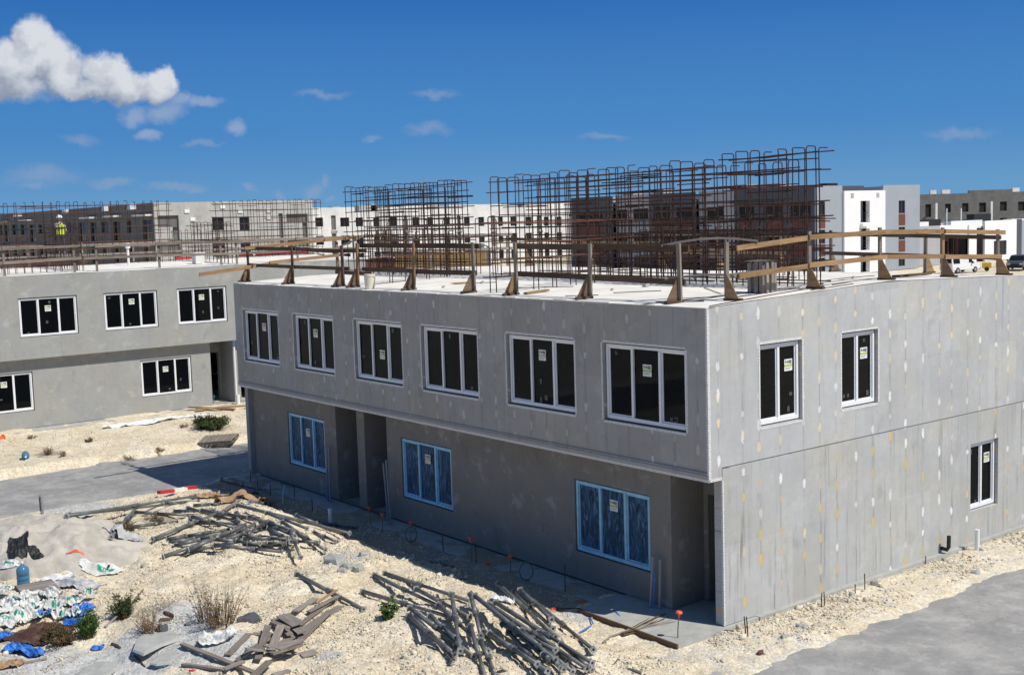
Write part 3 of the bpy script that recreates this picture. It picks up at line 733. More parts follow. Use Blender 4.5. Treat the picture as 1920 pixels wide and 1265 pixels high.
# ------------------------------------------------------------------ main building
def roof_z(y): return 6.10+.185*max(0, 1-abs(y-5.7)/5.7)**.8
L = 20.1; DEP = 11.45; ZB = 2.84; ZJ = 3.06; REC = .36
def main_building():
    B = thing('grey_building', 'nearest two storey bare grey concrete building with rebar cages on its roof', 'building', (-L/2, DEP/2, 0))
    F0 = Frame(0, 0, 0); F90 = Frame(0, 0, 90)
    up = [(-19.505, -17.217), (-16.185, -13.935), (-12.734, -10.456), (-9.489, -7.217), (-6.045, -3.788), (-2.835, -.585)]
    upw = [(a, b, 3.744, 5.273) for a, b in up]
    rw = [(1.515, 2.716, 3.72, 5.27), (4.061, 5.234, 3.76, 5.28)]; rl = [(8.869, 9.994, .753, 2.296)]
    lw = [(-17.53, -15.33, .67, 2.21), (-11.18, -8.95, .68, 2.22), (-4.25, -1.99, .64, 2.18)]
    # upper front wall
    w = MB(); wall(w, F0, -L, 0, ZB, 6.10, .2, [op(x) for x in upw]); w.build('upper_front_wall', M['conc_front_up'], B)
    prof = [0, 1.12, 2.21, 3.37, 4.4, 5.34, 6.5, 7.69, 8.8, 9.98, DEP]
    w = MB(); wall(w, F90, .2, DEP, ZJ+.012, 6.10, .2, [op(x) for x in rw], top=lambda u: roof_z(u), extra=prof)
    # return of the front wall, flush with the side
    w.build('upper_side_wall', M['conc_right_up'], B)
    w = MB(); P = [(0, ZB), (REC, ZB), (REC, ZJ+.03), (.2, ZJ+.03), (.2, roof_z(.2)), (0, 6.10)]; w.add([F90(u, -.003, z) for u, z in P], [tuple(range(6))], 0, [P]); w.build('corner_face', M['conc_right_up'], B)
    w = MB(); wall(w, F90, REC+.2, DEP, 0, ZJ-.018, .212, [op(x) for x in rl], d0=-.012); 
    P = [(REC, 0), (REC+.2, 0), (REC+.2, ZJ-.018), (REC, ZJ-.018)]; w.quad(*[F90(u, -.013, z) for u, z in P], 0, P)
    wall(w, F90, REC, REC+.2, 0, ZB, .2)
    w.build('lower_side_wall', M['conc_right_low'], B)
    s = MB(); s.box(-.2, .02, ZJ-.03, -.02, DEP-.01, ZJ+.03); s.build('cold_joint', M['conc_soft'], B)
    w = MB(); w.box(-L, .2, 0, -L+.2, DEP, 6.08); w.build('end_wall', M['conc_left'], B)
    w = MB(); wall(w, Frame(0, DEP-.2, 0), -L+.2, -.2, 0, 6.08, .2, [op((a, b, 3.744, 5.273)) for a, b in up]+[(-18.5, -16.6, .0, 2.3), (-11, -9, .0, 2.3), (-4.5, -2.4, .0, 2.3)]); w.build('back_wall', M['conc_left'], B)  # rear openings added out of view to let daylight into the rooms
    # lower front wall with the two middle doors and the corner porch
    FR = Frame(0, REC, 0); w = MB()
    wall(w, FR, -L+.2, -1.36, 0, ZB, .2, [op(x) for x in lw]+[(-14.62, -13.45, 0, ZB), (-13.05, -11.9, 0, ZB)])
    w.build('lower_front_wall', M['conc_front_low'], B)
    w = MB()
    for x in (-14.62-.2, -11.9): w.box(x, REC+.2, 0, x+.2, 1.75, ZB)
    w.box(-13.45, REC+.2, 0, -13.05, 1.75, ZB)
    wall(w, Frame(0, 1.75, 0), -14.9, -11.6, 0, ZB, .2, [(-14.45, -13.55, 0, 2.15), (-12.95, -12.05, 0, 2.15)])
    w.box(-1.56, REC+.2, 0, -1.36, 1.3, ZB)
    wall(w, Frame(0, 1.3, 0), -1.56, -.2, 0, ZB, .2, [(-1.24, -.42, 0, 2.2)])
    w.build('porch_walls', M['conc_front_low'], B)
    s = MB(); s.box(-L+.2, .2, ZB, -.2, DEP-.2, ZJ+.005); s.box(-L+.03, REC+.2, -.25, -.2, DEP-.2, -.01)
    for x in (-13.35, -6.7): s.box(x, 2.0, -.01, x+.2, DEP-.2, ZB); s.box(x, .2, ZJ+.005, x+.2, DEP-.2, 6.0)
    s.box(-L+.2, 6.2, ZJ+.005, -13.36, 6.35, 6.0); s.box(-13.1, 5.2, ZJ+.005, -6.71, 5.35, 6.0); s.box(-6.4, 6.2, ZJ+.005, -.21, 6.35, 6.0)
    s.box(-L+.2, 6.6, -.01, -13.36, 6.75, ZB-.01); s.box(-13.1, 6.6, -.01, -6.71, 6.75, ZB-.01); s.box(-6.4, 6.6, -.01, -.21, 6.75, ZB-.01)
    s.build('floors_and_partitions', M['conc_soft'], B)
    # soffit drip and beads
    s = MB(); s.T = F0.mat()
    s.box(-L, -.006, ZB-.005, 0.0, .02, ZB+.05); s.box(-.035, -.008, ZB+.05, .012, .03, 6.08)
    s.build('corner_bead', M['bead'], B)
    s = MB(); s.T = F90.mat(); s.box(.03, -.012, ZB+.004, .06, .02, 6.07); s.box(.03, -.011, ZB-.002, REC, .02, ZB+.05); s.box(REC-.008, -.018, .0, REC+.035, .02, ZB-.01); s.build('corner_bead', M['bead'], B)
    s = MB(); s.box(-L+.01, -.028, ZB+.16, -.01, .0, ZB+.175); s.box(-L, -.016, ZB+.05, -.01, .0, ZB+.125); s.build('plaster_stop', M['conc_soft'], B)
    # roof slab, crowned towards the middle
    xs = np.linspace(-L+.012, -.012, 160); ys = np.linspace(.012, DEP-.01, 90); X, Y = np.meshgrid(xs, ys)
    Z = 6.10+.185*np.clip(1-np.abs(Y-5.7)/5.7, 0, 1)**.8+.012*(fbm(X*1.6, Y*1.6, 3)-.5)+.012
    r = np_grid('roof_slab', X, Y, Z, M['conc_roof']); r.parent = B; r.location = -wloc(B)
    s = MB()
    for k in range(46):
        x = -L+k*L/46; l = L/46; s.box(x, .001-random.random()*.012, 6.10, x+l-.01, .05+random.random()*.05, 6.112+random.random()*.022)
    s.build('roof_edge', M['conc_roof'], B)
    # footing
    s = MB(); s.box(-L+.02, -.42, -.30, -2.7, REC-.002, -.035); s.box(-2.695, -.98, -.30, .10, REC+.9, -.012); s.box(.0, REC+.9, -.30, .13, DEP, -.0)
    s.build('footing', M['slab_grey'], B)
    for i, (a, b, c, d) in enumerate(upw): window(B, F0, a, b, c, d, 3, seed=i, pane=M['glass_clear'], sticker=2 if i == 2 else (0 if i == 3 else 1))
    for i, (a, b, c, d) in enumerate(rw): window(B, F90, a, b, c, d, 2, seed=20+i)
    for i, (a, b, c, d) in enumerate(rl): window(B, F90, a, b, c, d, 2, seed=30+i)
    for i, (a, b, c, d) in enumerate(lw): window(B, FR, a, b, c, d, 3, seed=40+i, frame=M['vinyl_blue'], pane=M['film'], bead=False, tapes=False, rec=.03)
    # stain lines of bent vent pipe through the side wall
    s = MB(); s.tube([(.0, 7.65, .10), (.16, 7.65, .09), (.20, 7.65, .16), (.20, 7.66, .42)], .045, 10); s.build('vent_pipe', M['black'], B)
    return B
main_building()
# ------------------------------------------------------------------ left building
def left_building():
    XL = -34.71; Y0, Y1 = -6.6, 13.7; D = 11.4
    B = thing('grey_building', 'two storey smooth grey rendered building across the road on the left', 'building', (XL-D/2, (Y0+Y1)/2, 0))
    FU = Frame(XL, 0, 90); FL = Frame(XL-REC, 0, 90)
    up = [(-5.9, -3.63), (-2.464, -.189), (.973, 3.221), (4.167, 6.404), (7.55, 9.8), (10.9, 13.1)]
    lo = [(-4.33, -2.05), (2.5, 4.733), (8.9, 11.1)]
    doors = [(5.66, 6.75), (7.05, 8.15)]
    w = MB(); wall(w, FU, Y0, Y1, ZB, 6.19, .2, [op((a, b, 3.744, 5.273)) for a, b in up]); w.build('upper_front_wall', M['conc_left'], B)
    w = MB(); wall(w, FL, Y0+.2, Y1-.2, 0, ZB, .2, [op((a, b, .73, 2.27)) for a, b in lo]+[(a, b, -.0, ZB) for a, b in doors]); w.build('lower_front_wall', M['conc_left'], B)
    w = MB(); FD = Frame(XL-1.7, 0, 90)
    wall(w, FD, 5.4, 8.4, 0, ZB, .2, [(5.8, 6.65, 0, 2.2), (7.15, 8.0, 0, 2.2)])
    for (a, b) in ((5.46, 5.66), (6.75, 7.05), (8.15, 8.35)): w.box(XL-1.7, a, 0, XL-REC-.2, b, ZB)
    w.build('porch_walls', M['conc_left'], B)
    w = MB(); w.box(XL-D, Y0, 0, XL-.2, Y0+.2, 6.17); w.box(XL-D, Y1-.2, 0, XL-.2, Y1, 6.17); w.box(XL-D, Y0+.2, 0, XL-D+.2, Y1-.2, 6.17); w.build('end_wall', M['conc_left'], B)
    s = MB(); s.box(XL-D+.2, Y0+.2, ZB, XL-.2, Y1-.2, ZJ); s.box(XL-D+.2, Y0+.2, -.3, XL-REC-.2, Y1-.2, -.01); s.box(XL-REC-.2, Y0+.1, -.3, XL-.05, Y1-.1, -.03); s.build('floors', M['conc_soft'], B)
    ys = np.linspace(Y0+.01, Y1-.01, 60); xs = np.linspace(XL-D+.01, XL-.012, 50); X, Y = np.meshgrid(xs, ys)
    Z = 6.20+.17*np.clip(1-np.abs(X-XL+D/2)/(D/2), 0, 1)**.8+.03*(fbm(X*.8, Y*.8, 3)-.5)
    r = np_grid('roof_slab', X, Y, Z, M['conc_roof']); r.parent = B; r.location = -wloc(B)
    for i, (a, b) in enumerate(up): window(B, FU, a, b, 3.744, 5.273, 3, seed=60+i, bead=0, rec=.05)
    for i, (a, b) in enumerate(lo): window(B, FL, a, b, .73, 2.27, 3, seed=70+i, bead=0, rec=.05)
    s = MB(); s.tube([(XL+.07, 6.62, .35), (XL+.07, 6.62, 2.55)], .045, 10); s.build('downpipe', M['pvc'], B)
    s = MB(); s.tube([(XL+.25, 6.60, -.05), (XL+.25, 6.60, .42)], .085, 12); s.build('pipe_stub', M['pvc'], B)
    s = MB(); s.tube([(XL+.07, 6.62, 2.55), (XL+.07, 6.62, 2.83)], .03, 10); s.build('blue_pipe', M['blue_pipe'], B)
    s = MB(); s.box(XL-REC-.05, Y0, -.25, XL+.5, Y1, -.02); s.build('footing', M['slab_grey'], B)
left_building()
# ------------------------------------------------------------------ guard rails of the roofs
def J(a): return random.uniform(-a, a)
def gusset(parent, p, d, mat, w=.30, h=.52):
    """triangular plywood foot: p base of the post, d horizontal direction towards the roof edge"""
    px_, py_, pz_ = p; dx, dy = d; t = .02; nx, ny = -dy*t, dx*t
    g = MB(); a = (px_-nx*2.2, py_-ny*2.2, pz_+.01); b = (px_+dx*w-nx*2.2, py_+dy*w-ny*2.2, pz_+.01); b2 = (b[0], b[1], pz_+.05); c = (px_+dx*.03-nx*2.2, py_+dy*.03-ny*2.2, pz_+h); c2 = (px_-nx*2.2, py_-ny*2.2, pz_+h)
    g.prism([a, b, b2, c, c2], (nx, ny, 0)); g.build('gusset', mat, parent)
    f = MB(); f.beam((px_-dx*.05, py_-dy*.05, pz_+.03), (px_+dx*(w+.05), py_+dy*(w+.05), pz_+.03), .09, .045); f.build('foot_plate', M['wood_brown'], parent)
def rail_run(name, label, base, posts, rails, out=None, axis='x', matp=None):
    """posts: (x, y, z0, z1, mat); rails: ((x,y,z),(x,y,z), mat, height)"""
    t = thing(name, label, 'guardrail', base)
    for (x, y, z0, z1, m) in posts:
        b = MB(); j = (J(.02), J(.02)); b.beam((x, y, z0), (x+j[0], y+j[1], z1+.04), .09, .045, up=(0, 1, 0) if axis == 'x' else (1, 0, 0)); b.build('post', M[m], t)
        if out:
            gusset(t, (x, y, z0), out, M['ply'] if random.random() < .75 else M['wood_tan'])
    for (p, q, m, h) in rails:
        b = MB(); b.beam(p, q, .04, h); b.build('rail', M[m], t)
    return t
FP = [(-20.0, 7.20), (-17.05, 7.23), (-14.07, 7.23), (-13.28, 7.30), (-10.5, 7.29), (-7.9, 7.29), (-6.27, 7.28), (-3.76, 7.25), (-1.14, 7.25)]
y = .5; zf = 6.135; g = 'wood_brown'; n = 'wood_grey'; tn = 'wood_tan'
yr = y+.07
rail_run('timber_guardrail', 'brown timber guardrail with gusseted posts along the front edge of the nearest roof', (-10, y, 6.13),
    [(x, y, zf, z, (tn if i in (3, 4) else g if i < 5 else n)) for i, (x, z) in enumerate(FP)],
    [((-20.2, yr, 7.18), (-16.9, yr, 7.17), g, .11), ((-17.1, yr+.045, 7.17), (-14.6, yr+.045, 7.10), g, .11), ((-14.7, yr, 7.11), (-12.9, yr, 7.13), g, .11),
     ((-13.3, yr+.045, 7.26), (-7.8, yr+.045, 7.24), g, .12), ((-6.35, yr, 7.24), (-3.70, yr, 7.21), g, .13), ((-3.78, yr+.045, 7.23), (-1.0, yr+.045, 7.18), g, .13),
     ((-20.1, yr, 6.66), (-16.6, yr, 6.63), g, .10), ((-16.7, yr+.045, 6.63), (-13.9, yr+.045, 6.62), g, .10), ((-14.6, yr, 6.52), (-12.7, yr, 6.50), g, .10),
     ((-13.2, yr+.045, 6.62), (-10.4, yr+.045, 6.61), g, .11), ((-10.6, yr, 6.60), (-7.9, yr, 6.60), g, .12),
     ((-6.3, yr, 6.61), (-3.7, yr, 6.58), g, .12), ((-3.8, yr+.045, 6.57), (-1.1, yr+.045, 6.53), g, .12)], out=(-.15, -1), axis='x')
RP = [(1.12, 7.25), (3.62, 7.38), (6.06, 7.39), (8.47, 7.32), (10.84, 7.21)]
xr = -.5+.06
def bent(p, q, sag, m, t, h=.04, w=.14):
    P = [Vector(p).lerp(Vector(q), k/5)+Vector((0, 0, sag*math.sin(math.pi*k/5))) for k in range(6)]
    b = MB()
    for k in range(5): b.beam(P[k], P[k+1], w, h)
    b.build('rail', M[m], t)
t = rail_run('timber_guardrail', 'tan timber guardrail with triangular plywood gussets along the right edge of the nearest roof', (-.5, 6, 6.2),
    [(-.5, yy, roof_z(yy)+.01, z, (n if i in (0, 1, 2, 4) else tn)) for i, (yy, z) in enumerate(RP)],
    [((xr, 1.35, 7.16), (xr, 3.75, 7.30), tn, .10), ((xr+.042, 3.5, 7.30), (xr+.042, 6.1, 7.33), tn, .10), ((xr, 6.0, 7.33), (xr, 8.55, 7.27), tn, .10), ((xr+.042, 8.4, 7.27), (xr+.042, 10.95, 7.17), tn, .10),
     ((xr, 1.4, 6.62), (xr, 3.75, 6.72), tn, .10), ((xr+.042, 3.5, 6.73), (xr+.042, 6.15, 6.79), tn, .10), ((xr, 6.05, 6.79), (xr, 8.5, 6.70), tn, .10), ((xr+.042, 8.4, 6.69), (xr+.042, 10.8, 6.60), tn, .10),
     ((xr-.06, 1.1, 6.63), (xr-.06, 2.4, 6.67), n, .09)], out=(1, .1), axis='y')
bent((-1.75, .62, 7.235), (-.42, 1.95, 7.28), .10, 'wood_old', t)
bent((-1.65, .62, 6.58), (-.45, 1.3, 6.64), .04, 'wood_old', t)
rail_run('timber_guardrail', 'bright pine guardrail along the far left end of the nearest roof, one rail jutting out', (-19.6, 3, 6.2),
    [(-19.6, 3.5, roof_z(3.5), 7.25, tn), (-19.6, 7.2, roof_z(7.2), 7.4, n), (-19.6, 10.6, roof_z(10.6), 7.3, n)],
    [((-19.55, .2, 7.20), (-19.55, 3.2, 7.37), tn, .10), ((-19.51, 3.0, 7.36), (-19.51, 5.4, 7.47), tn, .10), ((-19.55, -1.35, 6.46), (-19.55, 1.3, 6.70), tn, .11), ((-19.51, 1.0, 6.72), (-19.51, 3.7, 6.86), tn, .10),
     ((-19.55, 5.2, 7.36), (-19.55, 10.8, 7.30), n, .10), ((-19.55, 5.2, 6.86), (-19.55, 10.8, 6.80), n, .10), ((-19.47, 3.2, 7.0), (-19.47, 4.6, 7.5), n, .06)], axis='y')
bk = [(-19.0, tn), (-15.6, tn), (-12.19, tn), (-9.73, tn), (-7.31, tn), (-5.54, n), (-2.6, n)]
rail_run('timber_guardrail', 'pine guardrail along the back edge of the nearest roof, seen through the rebar', (-10, 11, 6.1),
    [(x, 11.0, 6.13, 7.24, m) for x, m in bk],
    [((-24.4+4.4, 10.95, 7.14), (-15.4, 10.95, 6.98), tn, .11), ((-15.7, 10.91, 6.98), (-12.0, 10.91, 6.95), tn, .11), ((-12.4, 10.95, 7.22), (-9.5, 10.95, 7.20), tn, .10), ((-9.8, 10.91, 7.20), (-7.0, 10.91, 7.16), tn, .10),
     ((-12.4, 10.95, 6.68), (-7.1, 10.95, 6.66), tn, .11), ((-5.8, 10.95, 7.19), (-.5, 10.95, 7.05), g, .10), ((-5.8, 10.95, 6.66), (-.5, 10.95, 6.55), g, .10), ((-7.2, 10.87, 7.14), (-5.4, 10.87, 7.16), n, .09)], out=(.1, 1), axis='x')
XR = -35.0
rail_run('timber_guardrail', 'grey timber guardrail along the near edge of the left building roof, left of the gap', (XR, -3, 6.2),
    [(XR, yy, 6.20, z, n) for yy, z in ((-5.4, 7.36), (-2.84, 7.36), (-.07, 7.33))],
    [((XR+.06, -6.5, 7.27), (XR+.06, -2.6, 7.29), n, .11), ((XR+.10, -2.9, 7.29), (XR+.10, .1, 7.30), n, .11), ((XR+.06, -6.5, 6.72), (XR+.06, -2.6, 6.74), n, .12), ((XR+.10, -2.9, 6.74), (XR+.10, .2, 6.80), n, .12)], axis='y')
rail_run('timber_guardrail', 'grey timber guardrail along the near edge of the left building roof, right of the gap', (XR, 5, 6.2),
    [(XR, yy, 6.20, z, n) for yy, z in ((.85, 7.32), (3.55, 7.31), (6.4, 7.30), (7.15, 7.32), (10.2, 7.3), (13.2, 7.3))],
    [((XR+.06, .8, 7.26), (XR+.06, 3.7, 7.26), n, .11), ((XR+.10, 3.4, 7.26), (XR+.10, 7.3, 7.24), n, .11), ((XR+.06, .3, 6.78), (XR+.06, 3.7, 6.76), n, .11), ((XR+.10, 3.4, 6.76), (XR+.10, 7.3, 6.70), n, .11),
     ((XR+.06, 7.1, 7.25), (XR+.06, 10.4, 7.25), n, .11), ((XR+.10, 10.1, 7.25), (XR+.10, 13.3, 7.24), n, .11), ((XR+.06, 7.1, 6.70), (XR+.06, 10.4, 6.72), n, .11), ((XR+.10, 10.1, 6.72), (XR+.10, 13.3, 6.70), n, .11)], axis='y')
rail_run('timber_guardrail', 'pale timber guardrail along the far edge of the left building roof', (-45.6, 2, 6.2),
    [(-45.6, yy, 6.2, 7.3, 'wood_old') for yy in (-4, -1.4, 1.2, 3.8, 6.4, 9.0, 11.6, 13.4)],
    [((-45.55, -6.4, 7.24), (-45.55, 1.4, 7.22), 'wood_old', .10), ((-45.51, 1.1, 7.22), (-45.51, 13.5, 7.22), 'wood_old', .10), ((-45.55, -6.4, 6.72), (-45.55, 1.4, 6.72), 'wood_old', .10), ((-45.51, 1.1, 6.72), (-45.51, 13.5, 6.72), 'wood_old', .10)], axis='y')
# ------------------------------------------------------------------ rebar cages
RB = .0135
def hairpin_mesh(h, t, bend=.05, name='hairpin', r=RB, open_end=False):
    m = MB(); P = [(0, 0, 0), (J(.012), J(.012), h*.5), (J(.015), 0, h-bend)]
    for k in range(1, 5):
        a = math.pi/2*k/4; P.append((0, bend-bend*math.cos(a), h-bend+bend*math.sin(a)))
    if open_end: P += [(0, t*.9, h+J(.02))]
    else:
        for k in range(0, 5):
            a = math.pi/2*k/4; P.append((0, t-bend+bend*math.sin(a), h-bend+bend*math.cos(a)))
        P += [(J(.015), t, h*.5), (0, t, 0)]
    m.tube(P, r, 5, 0); return m
def cage(label, loc, rotz, length, h, t, step, rows, name='rebar_cage', group=None, mat='rebar', over=.10, low=.05, splice=0):
    """wall cage: hairpins standing every step along local x, horizontal bars tied on both faces"""
    c = thing(name, label, 'rebar cage', loc, (0, 0, rotz), group)
    protos = []
    for k in range(3):
        protos.append(bpy.data.objects.new('hairpin_bar', hairpin_mesh(h+J(.04), t, .055+J(.012), r=RB, open_end=(k == 2)).mesh('hairpin_bar', M[mat])))
    nb = int(round(length/step))
    for i in range(nb+1):
        o = protos[random.choice((0, 0, 1, 2))].copy(); C.objects.link(o); o.parent = c
        o.location = (i*step+J(.03), J(.015), J(.03)); o.rotation_euler = (J(.008), J(.012), J(.22))
    for p in protos: bpy.data.objects.remove(p)
    for j in range(rows):
        z = low+(h-.16-low)*j/(rows-1)
        for s_ in (0, 1):
            if s_ == 1 and random.random() < .12: continue
            nseg = max(1, int(round(length/6.0))); cuts = [0]+[length*(k/nseg)+J(.8) for k in range(1, nseg)]+[length]
            for k in range(nseg):
                a = cuts[k]-(over+J(.1) if k == 0 else .35); b = cuts[k+1]+(over+J(.1) if k == nseg-1 else .3)
                m = MB(); yy = -.02 if s_ == 0 else t+.02; zz = z+J(.02)+s_*.03
                m.tube([(a, yy+.02*(k % 2), zz+J(.02)), ((a+b)/2, yy+.01+.02*(k % 2), zz+J(.03)), (b, yy+.02*(k % 2), zz+J(.03))], RB*1.05, 5)
                m.build('horizontal_bar', M['rebar_red'] if random.random() < .25 else M[mat], c, world=False)
    for k in range(splice):
        z = low+(h-.2)*random.choice([.55, .72, .86, .97]); a = random.uniform(0, length-1.2); m = MB(); yy = random.choice((-.05, t+.05))
        m.tube([(a, yy, z), (a+random.uniform(.7, 1.3), yy, z+J(.02))], RB, 5); m.build('splice_bar', M[mat], c, world=False)
    return c
ZC = 6.28; YS = 4.15
cage('tall rebar cage at the left of the nearest roof, behind the white bucket', (-20.0, YS, ZC-.02), 0, 6.6, 2.80, .34, .36, 9, splice=14)
cage('long tall rebar cage at the middle and right of the nearest roof', (-11.95, YS, ZC-.02), 0, 8.3, 2.80, .34, .37, 9, splice=26)
cage('slightly taller rebar cage at the right end of the long cage on the nearest roof', (-3.25, YS, ZC-.02), 0, 2.55, 2.92, .34, .38, 9, splice=9)
cage('second tall rebar cage standing just behind the left one on the nearest roof', (-20.0, YS+.85, ZC), 0, 5.2, 2.62, .30, .42, 8, splice=8)
cage('second long rebar cage standing just behind the middle one on the nearest roof', (-11.4, YS+.9, ZC), 0, 9.1, 2.66, .30, .42, 8, splice=16)
def starter(label, loc, rotz, length, h, step, rows, t=.2, zrow=None):
    return cage(label, loc, rotz, length, h, t, step, rows, name='starter_bars', low=.35, over=.15)
starter('low row of starter bars crossing the nearest roof behind the brown rail, left side', (-13.3, 1.0, 6.18), R(90), 4.3, 1.72, .62, 4)
starter('low row of starter bars crossing the nearest roof behind the brown rail, middle', (-6.8, .35, 6.16), R(90), 4.4, 1.75, .60, 4)
starter('low row of starter bars on the nearest roof below the tall right cage', (-5.4, 3.55, 6.27), 0, 4.6, 1.3, .40, 4)
starter('low row of starter bars on the nearest roof below the tall left cage', (-17.4, 3.5, 6.27), 0, 4.0, 1.35, .42, 4)
starter('low row of starter bars at the back of the nearest roof', (-12.6, 7.6, 6.25), 0, 9.5, 1.5, .55, 4)
# left roof
ZL = 6.36
cage('rebar cage at the far left of the left building roof', (-39.7, -6.2, ZL), R(90), 12.3, 2.85, .34, .38, 9, splice=18)
cage('rebar cage at the right end of the left building roof', (-39.7, 8.4, ZL), R(90), 5.6, 2.78, .34, .36, 9, splice=10)
starter('low rebar mesh between the two tall cages on the left building roof', (-39.4, 6.1, ZL), R(90), 2.3, 1.45, .32, 4)
starter('low starter bars near the front edge of the left building roof', (-35.9, -6.0, 6.24), R(90), 6.5, .62, .30, 3)
starter('low starter bars crossing the left building roof by the gap in its rail', (-35.6, .45, 6.24), R(180), 4.2, 2.0, .40, 5)
starter('low starter bars crossing the left building roof at its right', (-35.6, 7.2, 6.24), R(180), 4.2, 1.9, .40, 5)
# loose bars, planks and bits on the roof
def on_roof(px, py):
    z = 6.1
    for _ in range(6):
        p = onz(px, py, z); z = roof_z(p[1])+.015
    return Vector((p[0], p[1], z))
def loose_bar(p, q, label, r=.009, mat='rebar', name='loose_bar', lift=.015):
    m = MB(); a = on_roof(*p)+Vector((0, 0, lift)); b = on_roof(*q)+Vector((0, 0, lift)); mid = (a+b)/2; mid.z = roof_z(mid.y)+.015+lift
    m.tube([a, mid, b], r, 5); tag(m.build(name, M[mat]), label, 'rebar', 'loose bars lying on the nearest roof')
for p, q in (((1205, 572), (1500, 540)), ((1330, 575), (1545, 537)), ((1320, 540), (1352, 552)), ((1230, 568), (1320, 566)), ((1540, 528), (1640, 518)), ((1560, 535), (1700, 519)), ((960, 541), (1075, 538)), ((700, 534), (760, 527)), ((1060, 556), (1122, 554)), ((1520, 545), (1600, 533)), ((850, 533), (930, 530)), ((1150, 550), (1240, 546))):
    loose_bar(p, q, 'dark loose bar lying on the white slab of the nearest roof')
def plank(a, b, w, h, mat, name, label, cat='plank', group=None, roll=0):
    m = MB(); m.beam(a, b, w, h, roll=roll); return tag(m.build(name, M[mat]), label, cat, group)
up_ = Vector((0, 0, .03))
plank(on_roof(985, 552)+up_, on_roof(1027, 546)+up_, .12, .04, 'wood_tan', 'timber_offcut', 'tan board lying on the white roof between brown rail posts')
plank(on_roof(845, 533)+up_, on_roof(880, 531)+up_, .05, .03, 'ply_yellow', 'timber_offcut', 'yellowish stick lying on the white roof behind the brown rail')
plank(on_roof(1680, 520)+up_, on_roof(1740, 515)+up_, .2, .04, 'wood_brown', 'timber_offcut', 'dark board lying at the right of the white roof')
for (x, y, s) in ((1212, 537, .11), (905, 531, .07), (832, 539, .06), (1480, 528, .05), (1148, 544, .05), (1600, 522, .06)):
    p = on_roof(x, y); m = MB(); m.box(p.x-s/2, p.y-s*.7, p.z, p.x+s/2, p.y+s*.5, p.z+s*.6); m.box(p.x-s*.2, p.y-s*.2, p.z+s*.59, p.x+s*.4, p.y+s*.3, p.z+s*.9)
    tag(m.build('concrete_lump', M['slab_grey']), 'small grey lump of concrete on the white roof slab', 'lump', 'lumps on the roof slab')
# bucket
p = on_roof(694, 541); bk_ = thing('plastic_bucket', 'cream plastic bucket standing on the roof behind the brown rail', 'bucket', p)
m = MB(); m.lathe([(.125, 0), (.13, .01), (.15, .33), (.16, .335), (.16, .36), (.152, .362), (.152, .39), (.145, .39), (.12, .02)], 24); m.build('bucket_body', M['bucket'], bk_, world=False)
m = MB(); m.tube([(.155*math.cos(a), .155*math.sin(a)-.02*math.sin(a), .34-.10*math.sin(a)) for a in np.linspace(0, math.pi, 11)], .005, 5); m.build('wire_handle', M['steel'], bk_, world=False)
# timber column form
p = on_roof(1428, 548); fo = thing('column_form', 'square weathered timber column form standing on the roof behind the right rail', 'formwork', p, (0, 0, .12))
m = MB(); a = .19; h = .60
for (x0, y0, x1, y1) in ((-a, -a, a, -a+.02), (-a, a-.02, a, a), (-a, -a+.021, -a+.02, a-.021), (a-.02, -a+.021, a, a-.021)): m.box(x0, y0, 0, x1, y1, h)
m.build('form_panel', M['wood_old'], fo, world=False)
for (x, y) in ((-.14, -a-.022), (.02, -a-.022), (.14, -a-.022), (a+.022, -.12), (a+.022, .05), (a+.022, .15), (-a-.022, 0)):
    m = MB(); m.beam((x, y, 0), (x+J(.01), y, h+.03+J(.03)), .085, .04, up=(0, 1, 0) if abs(y) > a else (1, 0, 0)); m.build('batten', M['wood_old'], fo, world=False)
m = MB(); m.box(-a-.05, -a-.05, h+.032, a+.05, a+.05, h+.05); m.build('top_board', M['wood_grey'], fo, world=False)
# ------------------------------------------------------------------ stacked sticks on the ground
_top = {}
CELL = .05
def top_at(x, y):
    return max(_top.get((round(x/CELL), round(y/CELL)), -9), hz(x, y))
def settle(a, b, r, iters=30, n=26, maxlift=.26):
    """lay a stick over two ground points so that it rests on the ground and on what already lies there"""
    a = Vector(a); b = Vector(b); ts = np.linspace(0, 1, n)
    tops = [top_at(a.x+(b.x-a.x)*t, a.y+(b.y-a.y)*t) for t in ts]
    z0, z1 = tops[0]+r, tops[-1]+r
    for _ in range(iters):
        worst = 0; wi = None
        for t, h in zip(ts, tops):
            v = h+r-(z0+(z1-z0)*t)
            if v > worst: worst, wi = v, t
        if wi is None or worst < .004: break
        den = (1-wi)**2+wi**2; z0 += worst*(1-wi)/den*.8; z1 += worst*wi/den*.8
    g0, g1 = hz(a.x, a.y), hz(b.x, b.y); z0 = min(z0, g0+maxlift); z1 = min(z1, g1+maxlift)
    return Vector((a.x, a.y, z0)), Vector((b.x, b.y, z1))
def stamp(a, b, r):
    n = max(2, int((b-a).length/CELL*1.4)); w = max(1, int(round(r/CELL)))
    for k in range(n+1):
        p = a.lerp(b, k/n); i, j = round(p.x/CELL), round(p.y/CELL)
        for di in range(-w, w+1):
            for dj in range(-w, w+1):
                q = (i+di, j+dj); _top[q] = max(_top.get(q, -9), p.z+r*.9)
def lay(p, q, r, corr=True):
    a, b = pick(*p), pick(*q); a0, b0 = settle(a, b, r)
    if corr:
        def at_h(px, z):
            d = cam_ray(*px); t = (z-CAM[2])/d[2]; return Vector(CAM+d*t)
        a, b = at_h(p, a0.z), at_h(q, b0.z); a0, b0 = settle(a, b, r)
    stamp(a0, b0, r); return a0, b0
